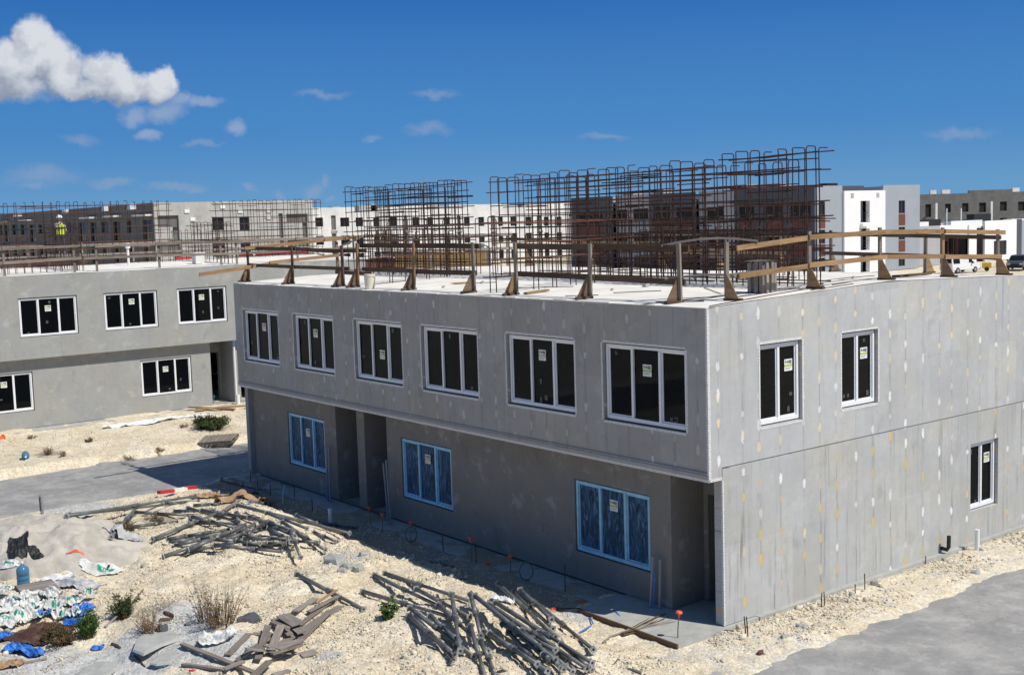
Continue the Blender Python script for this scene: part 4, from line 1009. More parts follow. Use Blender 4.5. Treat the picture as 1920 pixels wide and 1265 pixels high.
# ------------------------------------------------------------------ steel shoring props
def prop_proto(kind):
    t = bpy.data.objects.new('steel_prop', None)
    Lp = 2.6; split = (.52, .60, .45)[kind]*Lp; parts = []
    m = MB(); m.tube([(0.02, 0, 0), (split, 0, 0)], .045, 10); parts.append(('outer_tube', m, 'steel'))
    m = MB(); m.tube([(split-.05, 0, 0), (Lp-.02, 0, 0)], .036, 9); parts.append(('inner_tube', m, ('steel', 'steel_dark', 'steel')[kind]))
    m = MB(); m.tube([(split-.13, 0, 0), (split-.10, 0, 0), (split-.02, 0, 0), (split+.02, 0, 0)], [.054, .058, .058, .05], 10); parts.append(('collar', m, 'steel'))
    m = MB(); m.tube([(split-.06, -.085, .03), (split-.06, .0, .052), (split-.06, .085, .03)], .009, 5); parts.append(('collar_handle', m, 'steel_dark'))
    for nm, x0, x1, s_ in (('base_plate', 0, .016, .068), ('head_plate', Lp-.016, Lp, .062)):
        m = MB(); n = 4; out = []; inn = []
        for k in range(16):
            a = 6.2832*k/16; c, s = math.cos(a), math.sin(a); q = s_/max(abs(math.cos(a+.785)), abs(math.sin(a+.785)))*.92; q = min(q, s_*1.25)
            out.append((c*q, s*q)); inn.append((c*.026, s*.026))
        V = [(x0, *p) for p in out]+[(x0, *p) for p in inn]+[(x1, *p) for p in out]+[(x1, *p) for p in inn]; Fc = []
        for k in range(16):
            j = (k+1) % 16; Fc += [(k, j, 16+j, 16+k), (32+j, 32+k, 48+k, 48+j), (k, 32+k, 32+j, j), (16+k, 16+j, 48+j, 48+k)]
        m.add(V, Fc); parts.append((nm, m, 'steel_plate'))
    return Lp, [(nm, m.mesh(nm, M[mt], smooth=nm.endswith('tube'))) for nm, m, mt in parts]
PROTO = [prop_proto(k) for k in range(3)]
def steel_prop(a, b, label, group):
    kind = random.randrange(3); Lp, parts = PROTO[kind]
    if random.random() < .0: a, b = b, a
    d = (b-a); Ln = d.length; d.normalize()
    q = d.to_track_quat('X', 'Z') @ Quaternion((1, 0, 0), random.uniform(0, 6.28))
    t = thing('steel_prop', label, 'steel prop', a, q.to_euler(), group); t.scale = (Ln/Lp, 1, 1)
    for nm, me in parts:
        o = bpy.data.objects.new(nm, me); C.objects.link(o); o.parent = t
    return t
def P2(x, y): return (660+x/4.085, 1050+y/4.085)
def P1(x, y): return (180+x/3.84, 890+y/3.84)
pile2 = [(170, 110, 660, 350), (250, 105, 910, 305), (80, 225, 750, 440), (490, 230, 900, 430), (480, 380, 780, 760), (435, 400, 790, 720), (700, 560, 860, 700), (660, 345, 1040, 600), (440, 365, 930, 650), (600, 480, 820, 650),
         (1330, 540, 1640, 800), (1420, 580, 1650, 720), (1200, 540, 1550, 860), (1000, 440, 1500, 840), (1600, 680, 1840, 840), (1110, 440, 1510, 780), (940, 330, 1560, 730), (1300, 560, 1620, 780), (1120, 225, 1560, 590), (1345, 290, 1850, 700), (1240, 270, 1540, 530), (1290, 270, 1530, 500), (1040, 345, 1800, 750), (1095, 330, 1840, 740),
         (1460, 700, 1600, 800), (1050, 480, 1420, 760), (910, 310, 985, 560), (765, 290, 830, 720), (905, 420, 1020, 872), (985, 590, 1105, 878), (1230, 470, 1690, 800), (1150, 420, 1560, 660)]
pile1 = [(280, 285, 640, 270), (210, 375, 590, 325), (560, 250, 860, 245), (700, 215, 900, 215), (1110, 205, 1250, 215), (1040, 430, 1330, 440), (1060, 500, 1340, 490), (850, 530, 1340, 515), (650, 540, 1050, 510), (1090, 480, 1370, 465), (520, 470, 940, 410), (640, 440, 960, 375),
         (720, 350, 1080, 340), (880, 400, 1230, 360), (950, 460, 1200, 380), (1600, 350, 1880, 385), (1570, 420, 1740, 480), (1500, 345, 1770, 385), (1340, 350, 1650, 485), (1330, 380, 1610, 490), (1230, 305, 1520, 405), (1240, 330, 1400, 430), (1400, 450, 1470, 530),
         (500, 220, 740, 185), (820, 155, 1170, 125), (905, 25, 1210, 100), (-190, 292, 480, 215), (-215, 303, 722, 177), (105, 385, 300, 255), (660, 235, 1010, 325), (690, 310, 1000, 345), (900, 280, 1150, 330), (505, 455, 830, 365), (405, 455, 880, 265), (480, 570, 1150, 385), (660, 545, 1080, 400), (1180, 300, 1430, 400), (1010, 225, 1830, 435), (1440, 345, 1790, 430), (1010, 245, 1035, 390),
         (760, 300, 1140, 300), (830, 440, 1180, 450), (1100, 320, 1420, 360), (560, 500, 980, 470), (1060, 400, 1390, 415)]
for (a, b, c, d) in pile2:
    p, q = lay(P2(a, b), P2(c, d), .047); steel_prop(p, q, 'grey steel shoring prop in the loose heap beside the small green plant', 'steel props heaped near the corner of the building')
for (a, b, c, d) in pile1:
    p, q = lay(P1(a, b), P1(c, d), .047); steel_prop(p, q, 'grey steel shoring prop in the tangled heap by the red and white board', 'steel props heaped by the left road')
p, q = lay((556, 1074), (682, 1136), .042); steel_prop(p, q, 'lone steel shoring prop lying above the heap of weathered boards', None)
p, q = lay((1180, 1222), (1205, 1233), .042)
# planks among the props
def lay_board(p, q, w, h, mat, label, name='old_board', cat='board', group=None, roll=None):
    a, b = lay(p, q, h/2+.008); m = MB(); m.beam(a, b, w, h, roll=J(.12) if roll is None else roll)
    stamp(a, b, w*.4); return tag(m.build(name, M[mat]), label, cat, group)
lay_board(P1(1195, 125), P1(1320, 250), .10, .09, 'wood_old', 'short grey beam end lying at the right edge of the far prop heap', 'timber_beam', 'beam')
lay_board(P1(920, 255), P1(1150, 130), .11, .03, 'wood_old', 'light board lying across the top of the far prop heap')
lay_board(P1(700, 320), P1(730, 330), .25, .12, 'wood_old', 'pale wooden block on the far prop heap', 'timber_block', 'block')
def P3(x, y): return (300+x/5.333, 1040+y/5.333)
boards = [(1350, 560, 1560, 450, .14), (1380, 620, 1760, 400, .12), (1480, 530, 1780, 420, .11), (1190, 810, 1800, 440, .16), (1250, 900, 1700, 560, .15), (1210, 590, 1420, 760, .18), (1140, 590, 1300, 740, .12), (1120, 640, 1280, 750, .10), (1400, 820, 1560, 920, .26), (1230, 590, 1380, 720, .26), (670, 960, 890, 780, .13), (870, 880, 1110, 720, .13), (930, 760, 1150, 690, .08), (980, 1000, 1080, 740, .13), (860, 960, 1300, 890, .12), (760, 990, 1000, 900, .10),
          (220, 905, 980, 1045, .09), (230, 1080, 640, 1140, .10), (640, 1130, 840, 1030, .12), (900, 1190, 1090, 960, .14), (1090, 960, 1210, 660, .15), (1120, 1050, 1290, 1050, .10), (1120, 1010, 1420, 930, .07), (1060, 930, 1380, 800, .2), (1180, 940, 1420, 790, .12)]
for i, (a, b, c, d, w) in enumerate(boards):
    lay_board(P3(a, b), P3(c, d), w, .022 if w > .1 else .04, ('wood_old', 'wood_grey', 'wood_old')[i % 3], 'weathered grey board in the heap of scrap timber in the foreground', group='scrap boards heaped in the foreground')
lay_board(P3(1560, 470), P3(1770, 400), .06, .03, 'wood_tan', 'orange brown strip of wood beside the scrap board heap')
lay_board(P2(600, 5), P2(780, 50), .10, .03, 'wood_old', 'single grey board lying on the rubble at the edge of the building shade')
# timber kerb board of the porch slab
m = MB(); m.beam((-2.7, -1.0, -.09), (.10, -1.0, -.10), .04, .20); tag(m.build('edge_board', M['wood_brown']), 'brown form board along the edge of the porch slab at the near corner', 'board')
m = MB(); m.beam((-.0, -.93, -.10), (.13, .9, -.09), .04, .14); tag(m.build('edge_board', M['slab_grey']), 'pale board along the short side of the porch slab', 'board')
# red and white warning board
p, q = lay((298, 931), (367, 916), .09); t = thing('warning_board', 'red and white striped barrier board lying near the road', 'barrier board', (p+q)/2)
d = (q-p).normalized(); Lb = (q-p).length
for k, (a, b, mt, nm) in enumerate(((0, .38, 'red', 'red_stripe'), (.38, .73, 'conc_white', 'white_stripe'), (.73, 1, 'red', 'red_stripe'))):
    m = MB(); m.beam(p+d*Lb*a+Vector((0, 0, .02)), p+d*Lb*b+Vector((0, 0, .0)), .14, .09); m.build(nm, M[mt], t)
# ------------------------------------------------------------------ pallets
def pallet(label, loc, rz, W=1.1, D=.95, n=8, mat='wood_old', tilt=(0, 0)):
    t = thing('wooden_pallet', label, 'pallet', loc, (tilt[0], tilt[1], rz))
    for k in range(n):
        x = -W/2+W*(k+.5)/n; m = MB(); m.beam((x, -D/2, .125+J(.003)), (x+J(.01), D/2, .125), W/n*.80, .02); m.build('top_slat', M[mat], t, world=False)
    for y in (-D/2+.04, 0, D/2-.04):
        m = MB(); m.beam((-W/2, y, .068), (W/2, y, .068), .045, .09); m.build('stringer', M['wood_grey'], t, world=False)
    for x in (-W/2+.05, 0, W/2-.05):
        m = MB(); m.beam((x, -D/2, .012), (x, D/2, .012), .09, .018); m.build('bottom_slat', M['wood_grey'], t, world=False)
    return t
g = pick(74, 1112); pallet('weathered pallet under the blue water bottle in the left foreground', (g.x, g.y, g.z-.02), R(-5), 1.15, .75, 9)
g = pick(410, 826); pallet('dark weathered pallet lying on the gravel below the green shrub', (g.x, g.y, g.z-.02), R(50), 1.3, 1.1, 9, 'wood_grey', (R(4), R(-3)))
# ------------------------------------------------------------------ water bottles
def bottle(label, loc, rot):
    t = thing('water_bottle', label, 'water bottle', loc, rot); m = MB()
    m.lathe([(.115, 0), (.135, .012), (.135, .09), (.128, .10), (.135, .11), (.135, .20), (.128, .21), (.135, .22), (.135, .33), (.12, .38), (.07, .42), (.035, .44), (.03, .48)], 24); m.build('bottle_body', M['bottle'], t, world=False, smooth=True)
    m = MB(); m.lathe([(.034, .478), (.034, .515), (.02, .52)], 16); m.build('cap', M['pvc'], t, world=False); return t
g = pick(45, 1106); bottle('blue water bottle standing upright on the pallet in the left foreground', (g.x, g.y, g.z+.13), (0, 0, .3))
g = pick(48, 858); bottle('blue grey water bottle lying on its side on the gravel beyond the road', (g.x, g.y, g.z+.12), (R(90), 0, R(75)))
# ------------------------------------------------------------------ crumpled sheets, sacks
def crumple(name, label, cat, c, rx, ry, rz, amp, mat, lift=.02, seed=0, n=40, drape=True, mats=None, square=.6, group=None, thick=0):
    r_ = random.Random(seed); ox, oy = r_.uniform(0, 90), r_.uniform(0, 90)
    g = np.linspace(-1, 1, n); U, V = np.meshgrid(g, g)
    ang = np.arctan2(V, U); rad = np.maximum(np.abs(U), np.abs(V))
    edge = 1+.45*(fbm(np.cos(ang)*1.6+ox, np.sin(ang)*1.6+oy, 3)-.5)
    k = (1-square)+square*1.0
    disc_x, disc_y = rad*np.cos(ang), rad*np.sin(ang)
    X = (U*square+disc_x*(1-square))*edge*rx; Y = (V*square+disc_y*(1-square))*edge*ry
    rid = 1-2*np.abs(fbm(U*1.15+ox, V*1.15+oy, 3)-.5); rid2 = 1-2*np.abs(fbm(U*2.6+ox+7, V*2.6+oy, 2)-.5)
    H = amp*((rid**3)*1.0+.40*rid2**3-.62)*(1-.45*rad**3)+amp*.22
    cz, sz = math.cos(rz), math.sin(rz); WX = c[0]+X*cz-Y*sz; WY = c[1]+X*sz+Y*cz
    base = surf(WX, WY)
    if len(_top):
        tp = np.array([_top.get((round(a/CELL), round(b/CELL)), -9) for a, b in zip(WX.ravel(), WY.ravel())]).reshape(WX.shape); base = np.maximum(base, tp)
        kern = base.copy()
        for _ in range(2): kern[1:-1, 1:-1] = np.maximum(kern[1:-1, 1:-1], (kern[:-2, 1:-1]+kern[2:, 1:-1]+kern[1:-1, :-2]+kern[1:-1, 2:])/4)
        base = kern
    Z = base+lift+np.maximum(H, 0)
    o = np_grid(name, WX, WY, Z, mat)
    if mats:
        for mm in mats: o.data.materials.append(mm)
        me = o.data; uu = (U[:-1, :-1]).ravel(); vv = (V[:-1, :-1]).ravel()
        idx = np.zeros(len(me.polygons), int); u0, v0 = r_.uniform(-.5, .1), r_.uniform(-.4, .0)
        a = (uu > u0) & (uu < u0+.75) & (vv > v0) & (vv < v0+.55); hole = (uu > u0+.18) & (uu < u0+.58) & (vv > v0+.16) & (vv < v0+.40) & (np.mod(uu*9, 1) < .6)
        idx[a & ~hole] = 1; me.polygons.foreach_set('material_index', idx)
    if thick:
        sm = o.modifiers.new('thickness', 'SOLIDIFY'); sm.thickness = thick; sm.offset = -1
    return tag(o, label, cat, group)
def at(px, py): g = pick(px, py); return (g.x, g.y)
SH_ = 'sheet_white'
crumple('black_tarp', 'torn black tarp lying on the side of the sand pile', 'tarp', at(34, 1024), .50, .24, R(-20), .10, M['sheet_black'], .02, 1)
crumple('black_tarp', 'small black tarp scrap at the foot of the sand pile', 'tarp', at(66, 1038), .26, .13, R(10), .06, M['sheet_black'], .02, 2)
crumple('brown_cover', 'rusty brown cover lying among the sacks in the left foreground', 'cover', at(75, 1190), .62, .50, R(30), .12, M['sheet_brown'], .03, 3)
crumple('plastic_sheet', 'cloudy plastic sheet draped over the pallet beside the water bottle', 'plastic sheet', at(140, 1098), .55, .26, R(35), .14, M['sheet_clear'], .02, 4)
crumple('plastic_sheet', 'white crumpled plastic on the ground behind the pallet', 'plastic sheet', at(105, 1086), .45, .16, R(60), .12, M['sheet_white'], .02, 5)
crumple('plastic_sheet', 'white plastic and sack scraps lying at the right foot of the sand pile', 'plastic sheet', at(190, 1070), .5, .14, R(52), .08, M['bag'], .01, 6, mats=[M['green_print']])
crumple('plastic_sheet', 'white plastic sheeting strewn along the base of the left building', 'plastic sheet', at(262, 796), 1.5, .30, R(88), .20, M['sheet_white'], .01, 7, n=60)
crumple('plastic_sheet', 'second white plastic sheet against the left building, nearer its porch', 'plastic sheet', at(350, 782), 1.2, .18, R(88), .08, M['sheet_white'], .01, 8)
crumple('blue_tarp', 'bright blue tarp bundle behind the green weed', 'tarp', at(150, 1150), .26, .20, R(40), .20, M['sheet_blue'], .04, 9)
crumple('blue_tarp', 'blue tarp scrap left of the green weed', 'tarp', at(142, 1172), .28, .13, R(40), .14, M['sheet_blue'], .03, 10)
crumple('blue_tarp', 'blue tarp spread in the lower left corner', 'tarp', at(45, 1224), .50, .17, R(18), .16, M['sheet_blue'], .03, 11)
crumple('blue_tarp', 'blue tarp piece at the left frame edge above the brown cover', 'tarp', at(4, 1200), .26, .16, R(18), .12, M['sheet_blue'], .03, 12)
crumple('blue_tarp', 'small blue tarp scrap on the grey gravel', 'tarp', at(184, 1219), .13, .07, R(40), .07, M['sheet_blue'], .02, 13)
crumple('blue_tarp', 'blue tarp scrap tucked between the white sacks', 'tarp', at(82, 1160), .16, .10, R(70), .14, M['sheet_blue'], .10, 14)
bags = [(18, 1132, .30, .2, 10), (60, 1128, .26, .17, 50), (95, 1126, .24, .15, 20), (126, 1132, .30, .16, 40), (20, 1152, .28, .18, 70), (56, 1146, .26, .17, 15), (34, 1162, .30, .17, 40), (62, 1162, .30, .15, 25), (100, 1150, .24, .15, 60), (112, 1160, .22, .14, 5), (12, 1176, .32, .18, 30), (160, 1127, .24, .10, 45), (85, 1142, .2, .14, 80), (140, 1160, .16, .1, 30), (5, 1120, .25, .15, 20)]
for i, (x, y, a, b, r_) in enumerate(bags):
    crumple('cement_sack', 'empty white sack with green print crumpled in the rubbish heap', 'sack', at(x, y), a, b, R(r_), .17, M['bag'], .05+.04*(i % 3), 20+i, n=34, mats=[M['green_print']], square=.85, group='empty sacks heaped in the left foreground')
crumple('cement_sack', 'full pale sack lying beside the scrap board heap', 'sack', at(408, 1203), .34, .17, R(55), .20, M['bag'], .05, 50, square=.9)
crumple('cement_sack', 'small white sack end left of the pale full sack', 'sack', at(385, 1208), .11, .09, R(55), .14, M['bag'], .03, 51)
crumple('cement_sack', 'white printed sack half out of frame beside the sand pile', 'sack', at(8, 1062), .35, .10, R(40), .06, M['bag'], .02, 52, mats=[M['green_print']])
crumple('torn_cardboard', 'torn brown cardboard on top of the far prop heap', 'cardboard', at(*P1(785, 170)), .42, .22, R(60), .14, M['card'], .05, 53, square=.9)
crumple('torn_cardboard', 'larger brown cardboard sheet at the right of the far prop heap', 'cardboard', at(*P1(1060, 175)), .75, .22, R(75), .16, M['card'], .06, 54, square=.9)
crumple('torn_cardboard', 'tan cardboard scrap at the bottom left corner', 'cardboard', at(16, 1248), .30, .14, R(45), .10, M['card'], .02, 55)
crumple('plastic_sheet', 'pale plastic scrap under the near prop heap', 'plastic sheet', at(*P2(1160, 320)), .22, .14, R(45), .12, M['sheet_white'], .02, 56)
crumple('plastic_sheet', 'grey plastic sheet lying to the right of the sand pile', 'plastic sheet', at(232, 1008), .55, .28, R(30), .08, M['sheet_clear'], .02, 57)
crumple('red_scrap', 'tiny red rag in the foreground gravel', 'rag', at(360, 1259), .07, .05, 0, .05, M['red'], .01, 58, n=14)
crumple('blue_scrap', 'tiny pale blue scrap in the foreground gravel', 'scrap', at(303, 1251), .11, .04, R(40), .04, M['vinyl_blue'], .01, 59, n=14)
crumple('orange_scrap', 'orange strip lying on the sand pile', 'scrap', at(140, 1035), .20, .035, R(60), .03, M['orange'], .01, 60, n=14)
# ------------------------------------------------------------------ small site things
def stake(px, h, cap, label, group, mat='steel_dark', capmat='orange', r=.011, lean=.06):
    g = pick(*px); t = thing('marker_stake' if cap else 'rebar_stake', label, 'stake', g, (J(lean), J(lean), random.uniform(0, 6)), group)
    m = MB(); m.tube([(0, 0, -.15), (J(.01), J(.01), h*.5), (0, 0, h)], r, 6); m.build('rod', M[mat], t, world=False)
    if cap:
        m = MB(); m.lathe([(.022, h-.05), (.024, h+.01), (.062, h+.015), (.064, h+.04), (.05, h+.055)], 10); m.build('safety_cap', M[capmat], t, world=False)
    return t
for (x, y, h) in ((717, 998, .45), (770, 1012, .42), (885, 1050, .50), (957, 1073, .34), (695, 985, .45)):
    stake((x, y), h, True, 'thin stake with an orange red cap in the shade along the front wall', 'capped stakes along the shaded front wall')
stake((1271, 1203), .55, True, 'sunlit stake with a red cap standing at the porch slab edge', None)
for (x, y, h) in ((893, 1056, .52), (831, 1035, .40), (1060, 1108, .58), (483, 918, .38), (507, 930, .34), (552, 935, .42), (586, 960, .40), (470, 905, .4)):
    stake((x, y), h, False, 'bare dark rod standing in the shade along the front wall', 'bare rods along the shaded front wall', 'rebar')
for (x, y, h) in ((1398, 1192, .38), (1402, 1194, .40), (1540, 1138, .30), (1546, 1136, .30), (1604, 1112, .20), (1621, 1106, .36), (1735, 1058, .2)):
    stake((x, y), h, False, 'rusty rod standing in the rubble at the foot of the sunlit side wall', 'rods along the sunlit side wall', 'rebar')
for i, (x, y) in enumerate(((1040, 1143), (1089, 1128), (911, 1058))):
    g = pick(x, y); m = MB(); m.lathe([(.05, 0), (.055, .05), (.02, .06), (.022, .11)], 10); o = m.build('safety_cap', M['orange']); o.location = g+Vector((0, 0, .01)); o.rotation_euler = (1.2, .3, i)
    tag(o, ('orange red cap lying on sunlit gravel right of the near prop heap', 'orange red cap lying nearest the porch slab on sunlit gravel', 'red cap lying on the shaded ground by the front wall')[i], 'cap')
def loop(px, rad, label, mat, z=.26):
    g = pick(*px); m = MB(); d = Vector((CR[0], CR[1], 0)); P = []
    for k in range(27):
        a = 6.283*k/24; P.append(g+d*(rad*.72*math.sin(a))+Vector((0, 0, rad-rad*math.cos(a)+.02))+Vector((.02*k/24, -.03*k/24, 0)))
    m.tube(P, .012, 6); tag(m.build('hose_loop', M[mat]), label, 'hose')
loop((772, 1016), .19, 'green hose loop standing in the shade nearer the middle doors', 'green_hose')
loop((988, 1088), .20, 'green hose loop standing in the shade between the two near windows', 'green_hose')
def pipe(pts, r, name, label, cat, mat, n=12):
    m = MB(); m.tube(pts, r, n); return tag(m.build(name, M[mat]), label, cat)
g = pick(620, 982); pipe([g+Vector((0, 0, -.2)), g+Vector((0, 0, .42))], .055, 'pipe_stub', 'white plastic pipe stub standing between the far prop heap and the middle doors', 'pipe', 'pvc')
g = pick(1832, 1032); pipe([g+Vector((0, 0, -.2)), g+Vector((0, 0, .50))], .055, 'pipe_stub', 'white plastic pipe stub standing at the foot of the sunlit side wall', 'pipe', 'pvc')
def conduit(pairs, label, group):
    for (a, b, mt, r) in pairs:
        g = pick(*a); top = ony(b[0], b[1], g.y); pipe([g+Vector((0, 0, -.1)), Vector((top[0], g.y+.03, top[2]))], r, 'conduit_pipe', label % ('blue' if mt == 'blue_pipe' else 'grey'), 'conduit', mt, 9)['group'] = group
conduit([((1218, 1146), (1222, 1043), 'pvc_grey', .028), ((1223, 1148), (1226, 1070), 'blue_pipe', .016), ((1236, 1149), (1236, 1048), 'pvc_grey', .030)], '%s conduit standing at the wall right of the nearest blue framed window', 'conduits by the nearest blue framed window')
conduit([((729, 980), (717, 868), 'pvc_grey', .026), ((733, 982), (722, 862), 'pvc_grey', .026), ((726, 976), (722, 905), 'blue_pipe', .016)], '%s conduit leaning at the wall right of the middle doors', 'conduits right of the middle doors')
conduit([((613, 938), (612, 838), 'pvc_grey', .026), ((619, 942), (615, 838), 'pvc_grey', .028), ((616, 940), (612, 880), 'blue_pipe', .016)], '%s conduit standing at the wall left of the middle doors', 'conduits left of the middle doors')
def hose(pts, r, label, mat, name='flexible_pipe', cat='hose'):
    P = [pick(x, y)+Vector((0, 0, h)) for x, y, h in pts]; m = MB(); m.tube(P, r, 7); return tag(m.build(name, M[mat]), label, cat)
hose([(531, 945, .0), (530, 938, .12), (533, 935, .30), (536, 934, .38)], .018, 'pale blue pipe end curving up beside a red cap near the far prop heap', 'vinyl_blue')
hose([(1150, 1147, .02), (1155, 1155, .10), (1168, 1168, .06), (1180, 1172, .02)], .016, 'blue pipe curling over the porch slab edge', 'blue_pipe')
hose([(1085, 1188, .02), (1096, 1184, .05), (1108, 1176, .04)], .016, 'short blue pipe lying on the gravel right of the near prop heap', 'blue_pipe')
hose([(1104, 1160, .02), (1109, 1166, .05), (1112, 1172, .04)], .014, 'tiny blue pipe end above the short one on the gravel', 'blue_pipe')
hose([(400, 757, -.02), (402, 752, .25), (401, 748, .35)], .02, 'blue pipe end rising at the porch of the left building', 'blue_pipe')
# bent pipe post by the road
g = pick(80, 962); t = thing('pipe_post', 'bent grey pipe post standing at the near edge of the left road', 'post', g)
m = MB(); m.tube([(0, 0, -.2), (-.01, 0, .30), (-.03, 0, .42)], .035, 9); m.build('post', M['pvc_grey'], t, world=False)
m = MB(); m.tube([(-.05, -.03, .05), (-.06, -.03, .40), (-.03, -.03, .46), (.0, -.03, .40)], .022, 8); m.build('bent_end', M['steel_dark'], t, world=False)
# rubble slabs
def slab(px, rx, ry, h, label, mat='slab_grey', name='concrete_chunk', tilt=.2, seed=0, lift=0.):
    r_ = random.Random(seed); g = pick(*px); n = 9; P = []
    for k in range(n):
        a = 6.283*k/n; q = r_.uniform(.75, 1.2); P.append((rx*q*math.cos(a), ry*q*math.sin(a)))
    bm = bmesh.new(); lo = [bm.verts.new((x*1.04, y*1.04, -h*.6)) for x, y in P]; mi_ = [bm.verts.new((x, y, h*.25+r_.uniform(-.2, .2)*h)) for x, y in P]; hi = [bm.verts.new((x*.86, y*.86, h*.6+r_.uniform(-.15, .25)*h)) for x, y in P]
    c = bm.verts.new((0, 0, h*.72)); c0 = bm.verts.new((0, 0, -h*.6))
    for k in range(n):
        j = (k+1) % n; bm.faces.new((lo[k], lo[j], mi_[j], mi_[k])); bm.faces.new((mi_[k], mi_[j], hi[j], hi[k])); bm.faces.new((hi[k], hi[j], c)); bm.faces.new((lo[j], lo[k], c0))
    me = bpy.data.meshes.new(name); bm.to_mesh(me); bm.free(); me.materials.append(M[mat])
    o = bpy.data.objects.new(name, me); C.objects.link(o); o.location = g+Vector((0, 0, h*.4+lift)); o.rotation_euler = (r_.uniform(-tilt, tilt), r_.uniform(-tilt, tilt), r_.uniform(0, 6)); return tag(o, label, 'rubble')
slab((628, 1053), .36, .22, .13, 'largest flat piece of broken concrete lying below the far prop heap', seed=1)
slab((652, 1066), .17, .14, .12, 'middle piece of broken concrete right of the largest flat piece', seed=2)
slab((672, 1070), .15, .12, .12, 'small grey block of broken concrete at the right of the broken pieces', seed=3, tilt=.5)
slab((642, 1072), .12, .08, .08, 'smallest broken concrete piece below the largest flat one', seed=9)
slab((684, 1040), .16, .12, .08, 'grey concrete lump near the edge of the building shade', seed=4)
slab((466, 1166), .21, .12, .12, 'dark grey stone lying above the full pale sack', 'paint_dark', seed=5, name='dark_stone')
slab((364, 1170), .15, .10, .14, 'grey pointed stone at the left foot of the big dry bush', seed=6, tilt=.6)
slab((316, 1152), .16, .06, .05, 'dark brown wood chunk left of the big dry bush', 'wood_brown', 'wood_chunk', seed=7)
slab((312, 1164), .15, .05, .06, 'lower dark brown wood chunk left of the big dry bush', 'wood_brown', 'wood_chunk', seed=8)
slab((308, 1181), .07, .12, .10, 'small dark stone below the brown wood chunks', 'paint_dark', 'dark_stone', seed=10)
slab((1426, 1224), .10, .05, .05, 'small reddish brick piece in the rubble by the right road', 'brick', 'brick_piece', seed=11)
slab((1010, 1155), .10, .05, .05, 'grey stone between the near prop heap and the capped stakes', seed=13)
slab((185, 1257), .55, .30, .03, 'flat smooth grey concrete spill in the lower left foreground', seed=14, tilt=.02, name='concrete_spill')
slab((300, 1195), .75, .38, .035, 'larger flat grey concrete spill left of the scrap board heap', seed=15, tilt=.02, name='concrete_spill')
slab((322, 1232), .40, .25, .035, 'lower flat grey concrete spill left of the scrap board heap', seed=17, tilt=.03, name='concrete_spill')
slab((205, 1060), .13, .03, .03, 'dark strip of rubbish at the right foot of the sand pile', 'black', 'rubbish_strip', seed=16)
for i, (px, r1, a1) in enumerate((((1240, 1160), .07, 0), ((1262, 1166), .05, 0), ((1290, 1172), .08, 0), ((1318, 1176), .06, 0), ((1225, 1152), .05, 0), ((1335, 1170), .05, 0), ((1275, 1158), .045, 0), ((1305, 1182), .05, 0), ((640, 1062), .05, 0), ((690, 1050), .06, 1), ((270, 1060), .07, 2), ((1500, 1175), .08, 3), ((1640, 1095), .09, 4), ((1770, 1050), .08, 5), ((1830, 1075), .10, 6), ((1470, 1195), .07, 7))):
    tag(slab(px, r1, r1*.7, r1*.8, 'grey rubble lump on the pale gravel', seed=40+i), group='grey rubble lumps')
# broom-like bundle of straw
g0 = pick(1168, 1195); g1 = pick(1255, 1168); t = thing('straw_bundle', 'bundle of dry brown stalks lying across the porch slab edge', 'stalk bundle', g0)
for k in range(46):
    s_ = random.uniform(.0, .25); m = MB(); a = Vector((J(.03), J(.03), .05+random.random()*.05)); b = (g1-g0)*random.uniform(.65, 1.1)+Vector((J(.26), J(.30), .02+random.random()*.12)); m.tube([a, (a+b)/2+Vector((J(.03), J(.03), J(.03))), b], .0045, 4); m.build('stalk', M['stem'], t, world=False)
hose([(1130, 1206, .02), (1145, 1196, .04), (1165, 1190, .05), (1180, 1184, .05)], .02, 'pale bent stick at the thin end of the stalk bundle', 'wood_old', 'bent_stick', 'stick')
# sticks
def stick(p, q, r, label, mat='wood_old', h0=.02, h1=.02): 
    a = pick(*p)+Vector((0, 0, h0)); b = pick(*q)+Vector((0, 0, h1)); m = MB(); m.tube([a, (a+b)/2+Vector((J(.02), J(.02), .01)), b], [r, r*.9, r*.75], 6); return tag(m.build('stick', M[mat]), label, 'stick')
stick((238, 1150), (270, 1120), .018, 'dark stick poking up from the weeds in the left foreground', 'wood_brown', .05, .18)
stick((197, 1180), (225, 1158), .028, 'pale stick leaning out of the weeds in the left foreground', 'wood_old', .05, .10)
stick((85, 1206), (105, 1182), .018, 'thin pale stick on the brown cover', 'wood_old', .06, .12)
stick((150, 1112), (200, 1097), .03, 'pale pole lying right of the pallet with the bottle', 'wood_old')
stick((30, 1248), (88, 1236), .03, 'pale stick at the lower left below the blue tarp', 'wood_old')
stick((90, 1250), (130, 1232), .016, 'thin pale branch below the green weed', 'wood_old')
stick((210, 1208), (226, 1216), .03, 'dark block end on the grey gravel left of the concrete spill', 'wood_brown')
stick((252, 1230), (272, 1252), .02, 'dark thin stick by the concrete spill', 'wood_brown')
stick((836, 1092), (876, 1086), .010, 'thin rusty rod on the gravel between the prop heap and the shade', 'rebar_red')
stick((326, 1052), (360, 1033), .010, 'thin dark twig below the far prop heap', 'wood_brown')
stick((1040, 1143), (1100, 1141), .010, 'thin dark rod beside the fallen orange caps', 'rebar')
stick((1036, 1118), (1064, 1124), .016, 'orange stick right of the near prop heap', 'wood_tan')
stick((210, 1121), (226, 1119), .025, 'short dark offcut on the gravel above the weeds', 'wood_brown')
stick((1178, 1256), (1202, 1262), .03, 'short dark pipe piece at the bottom edge of the frame', 'steel_dark')
stick((1158, 1238), (1150, 1248), .012, 'tiny brown stick on the gravel near the bottom edge', 'wood_brown')
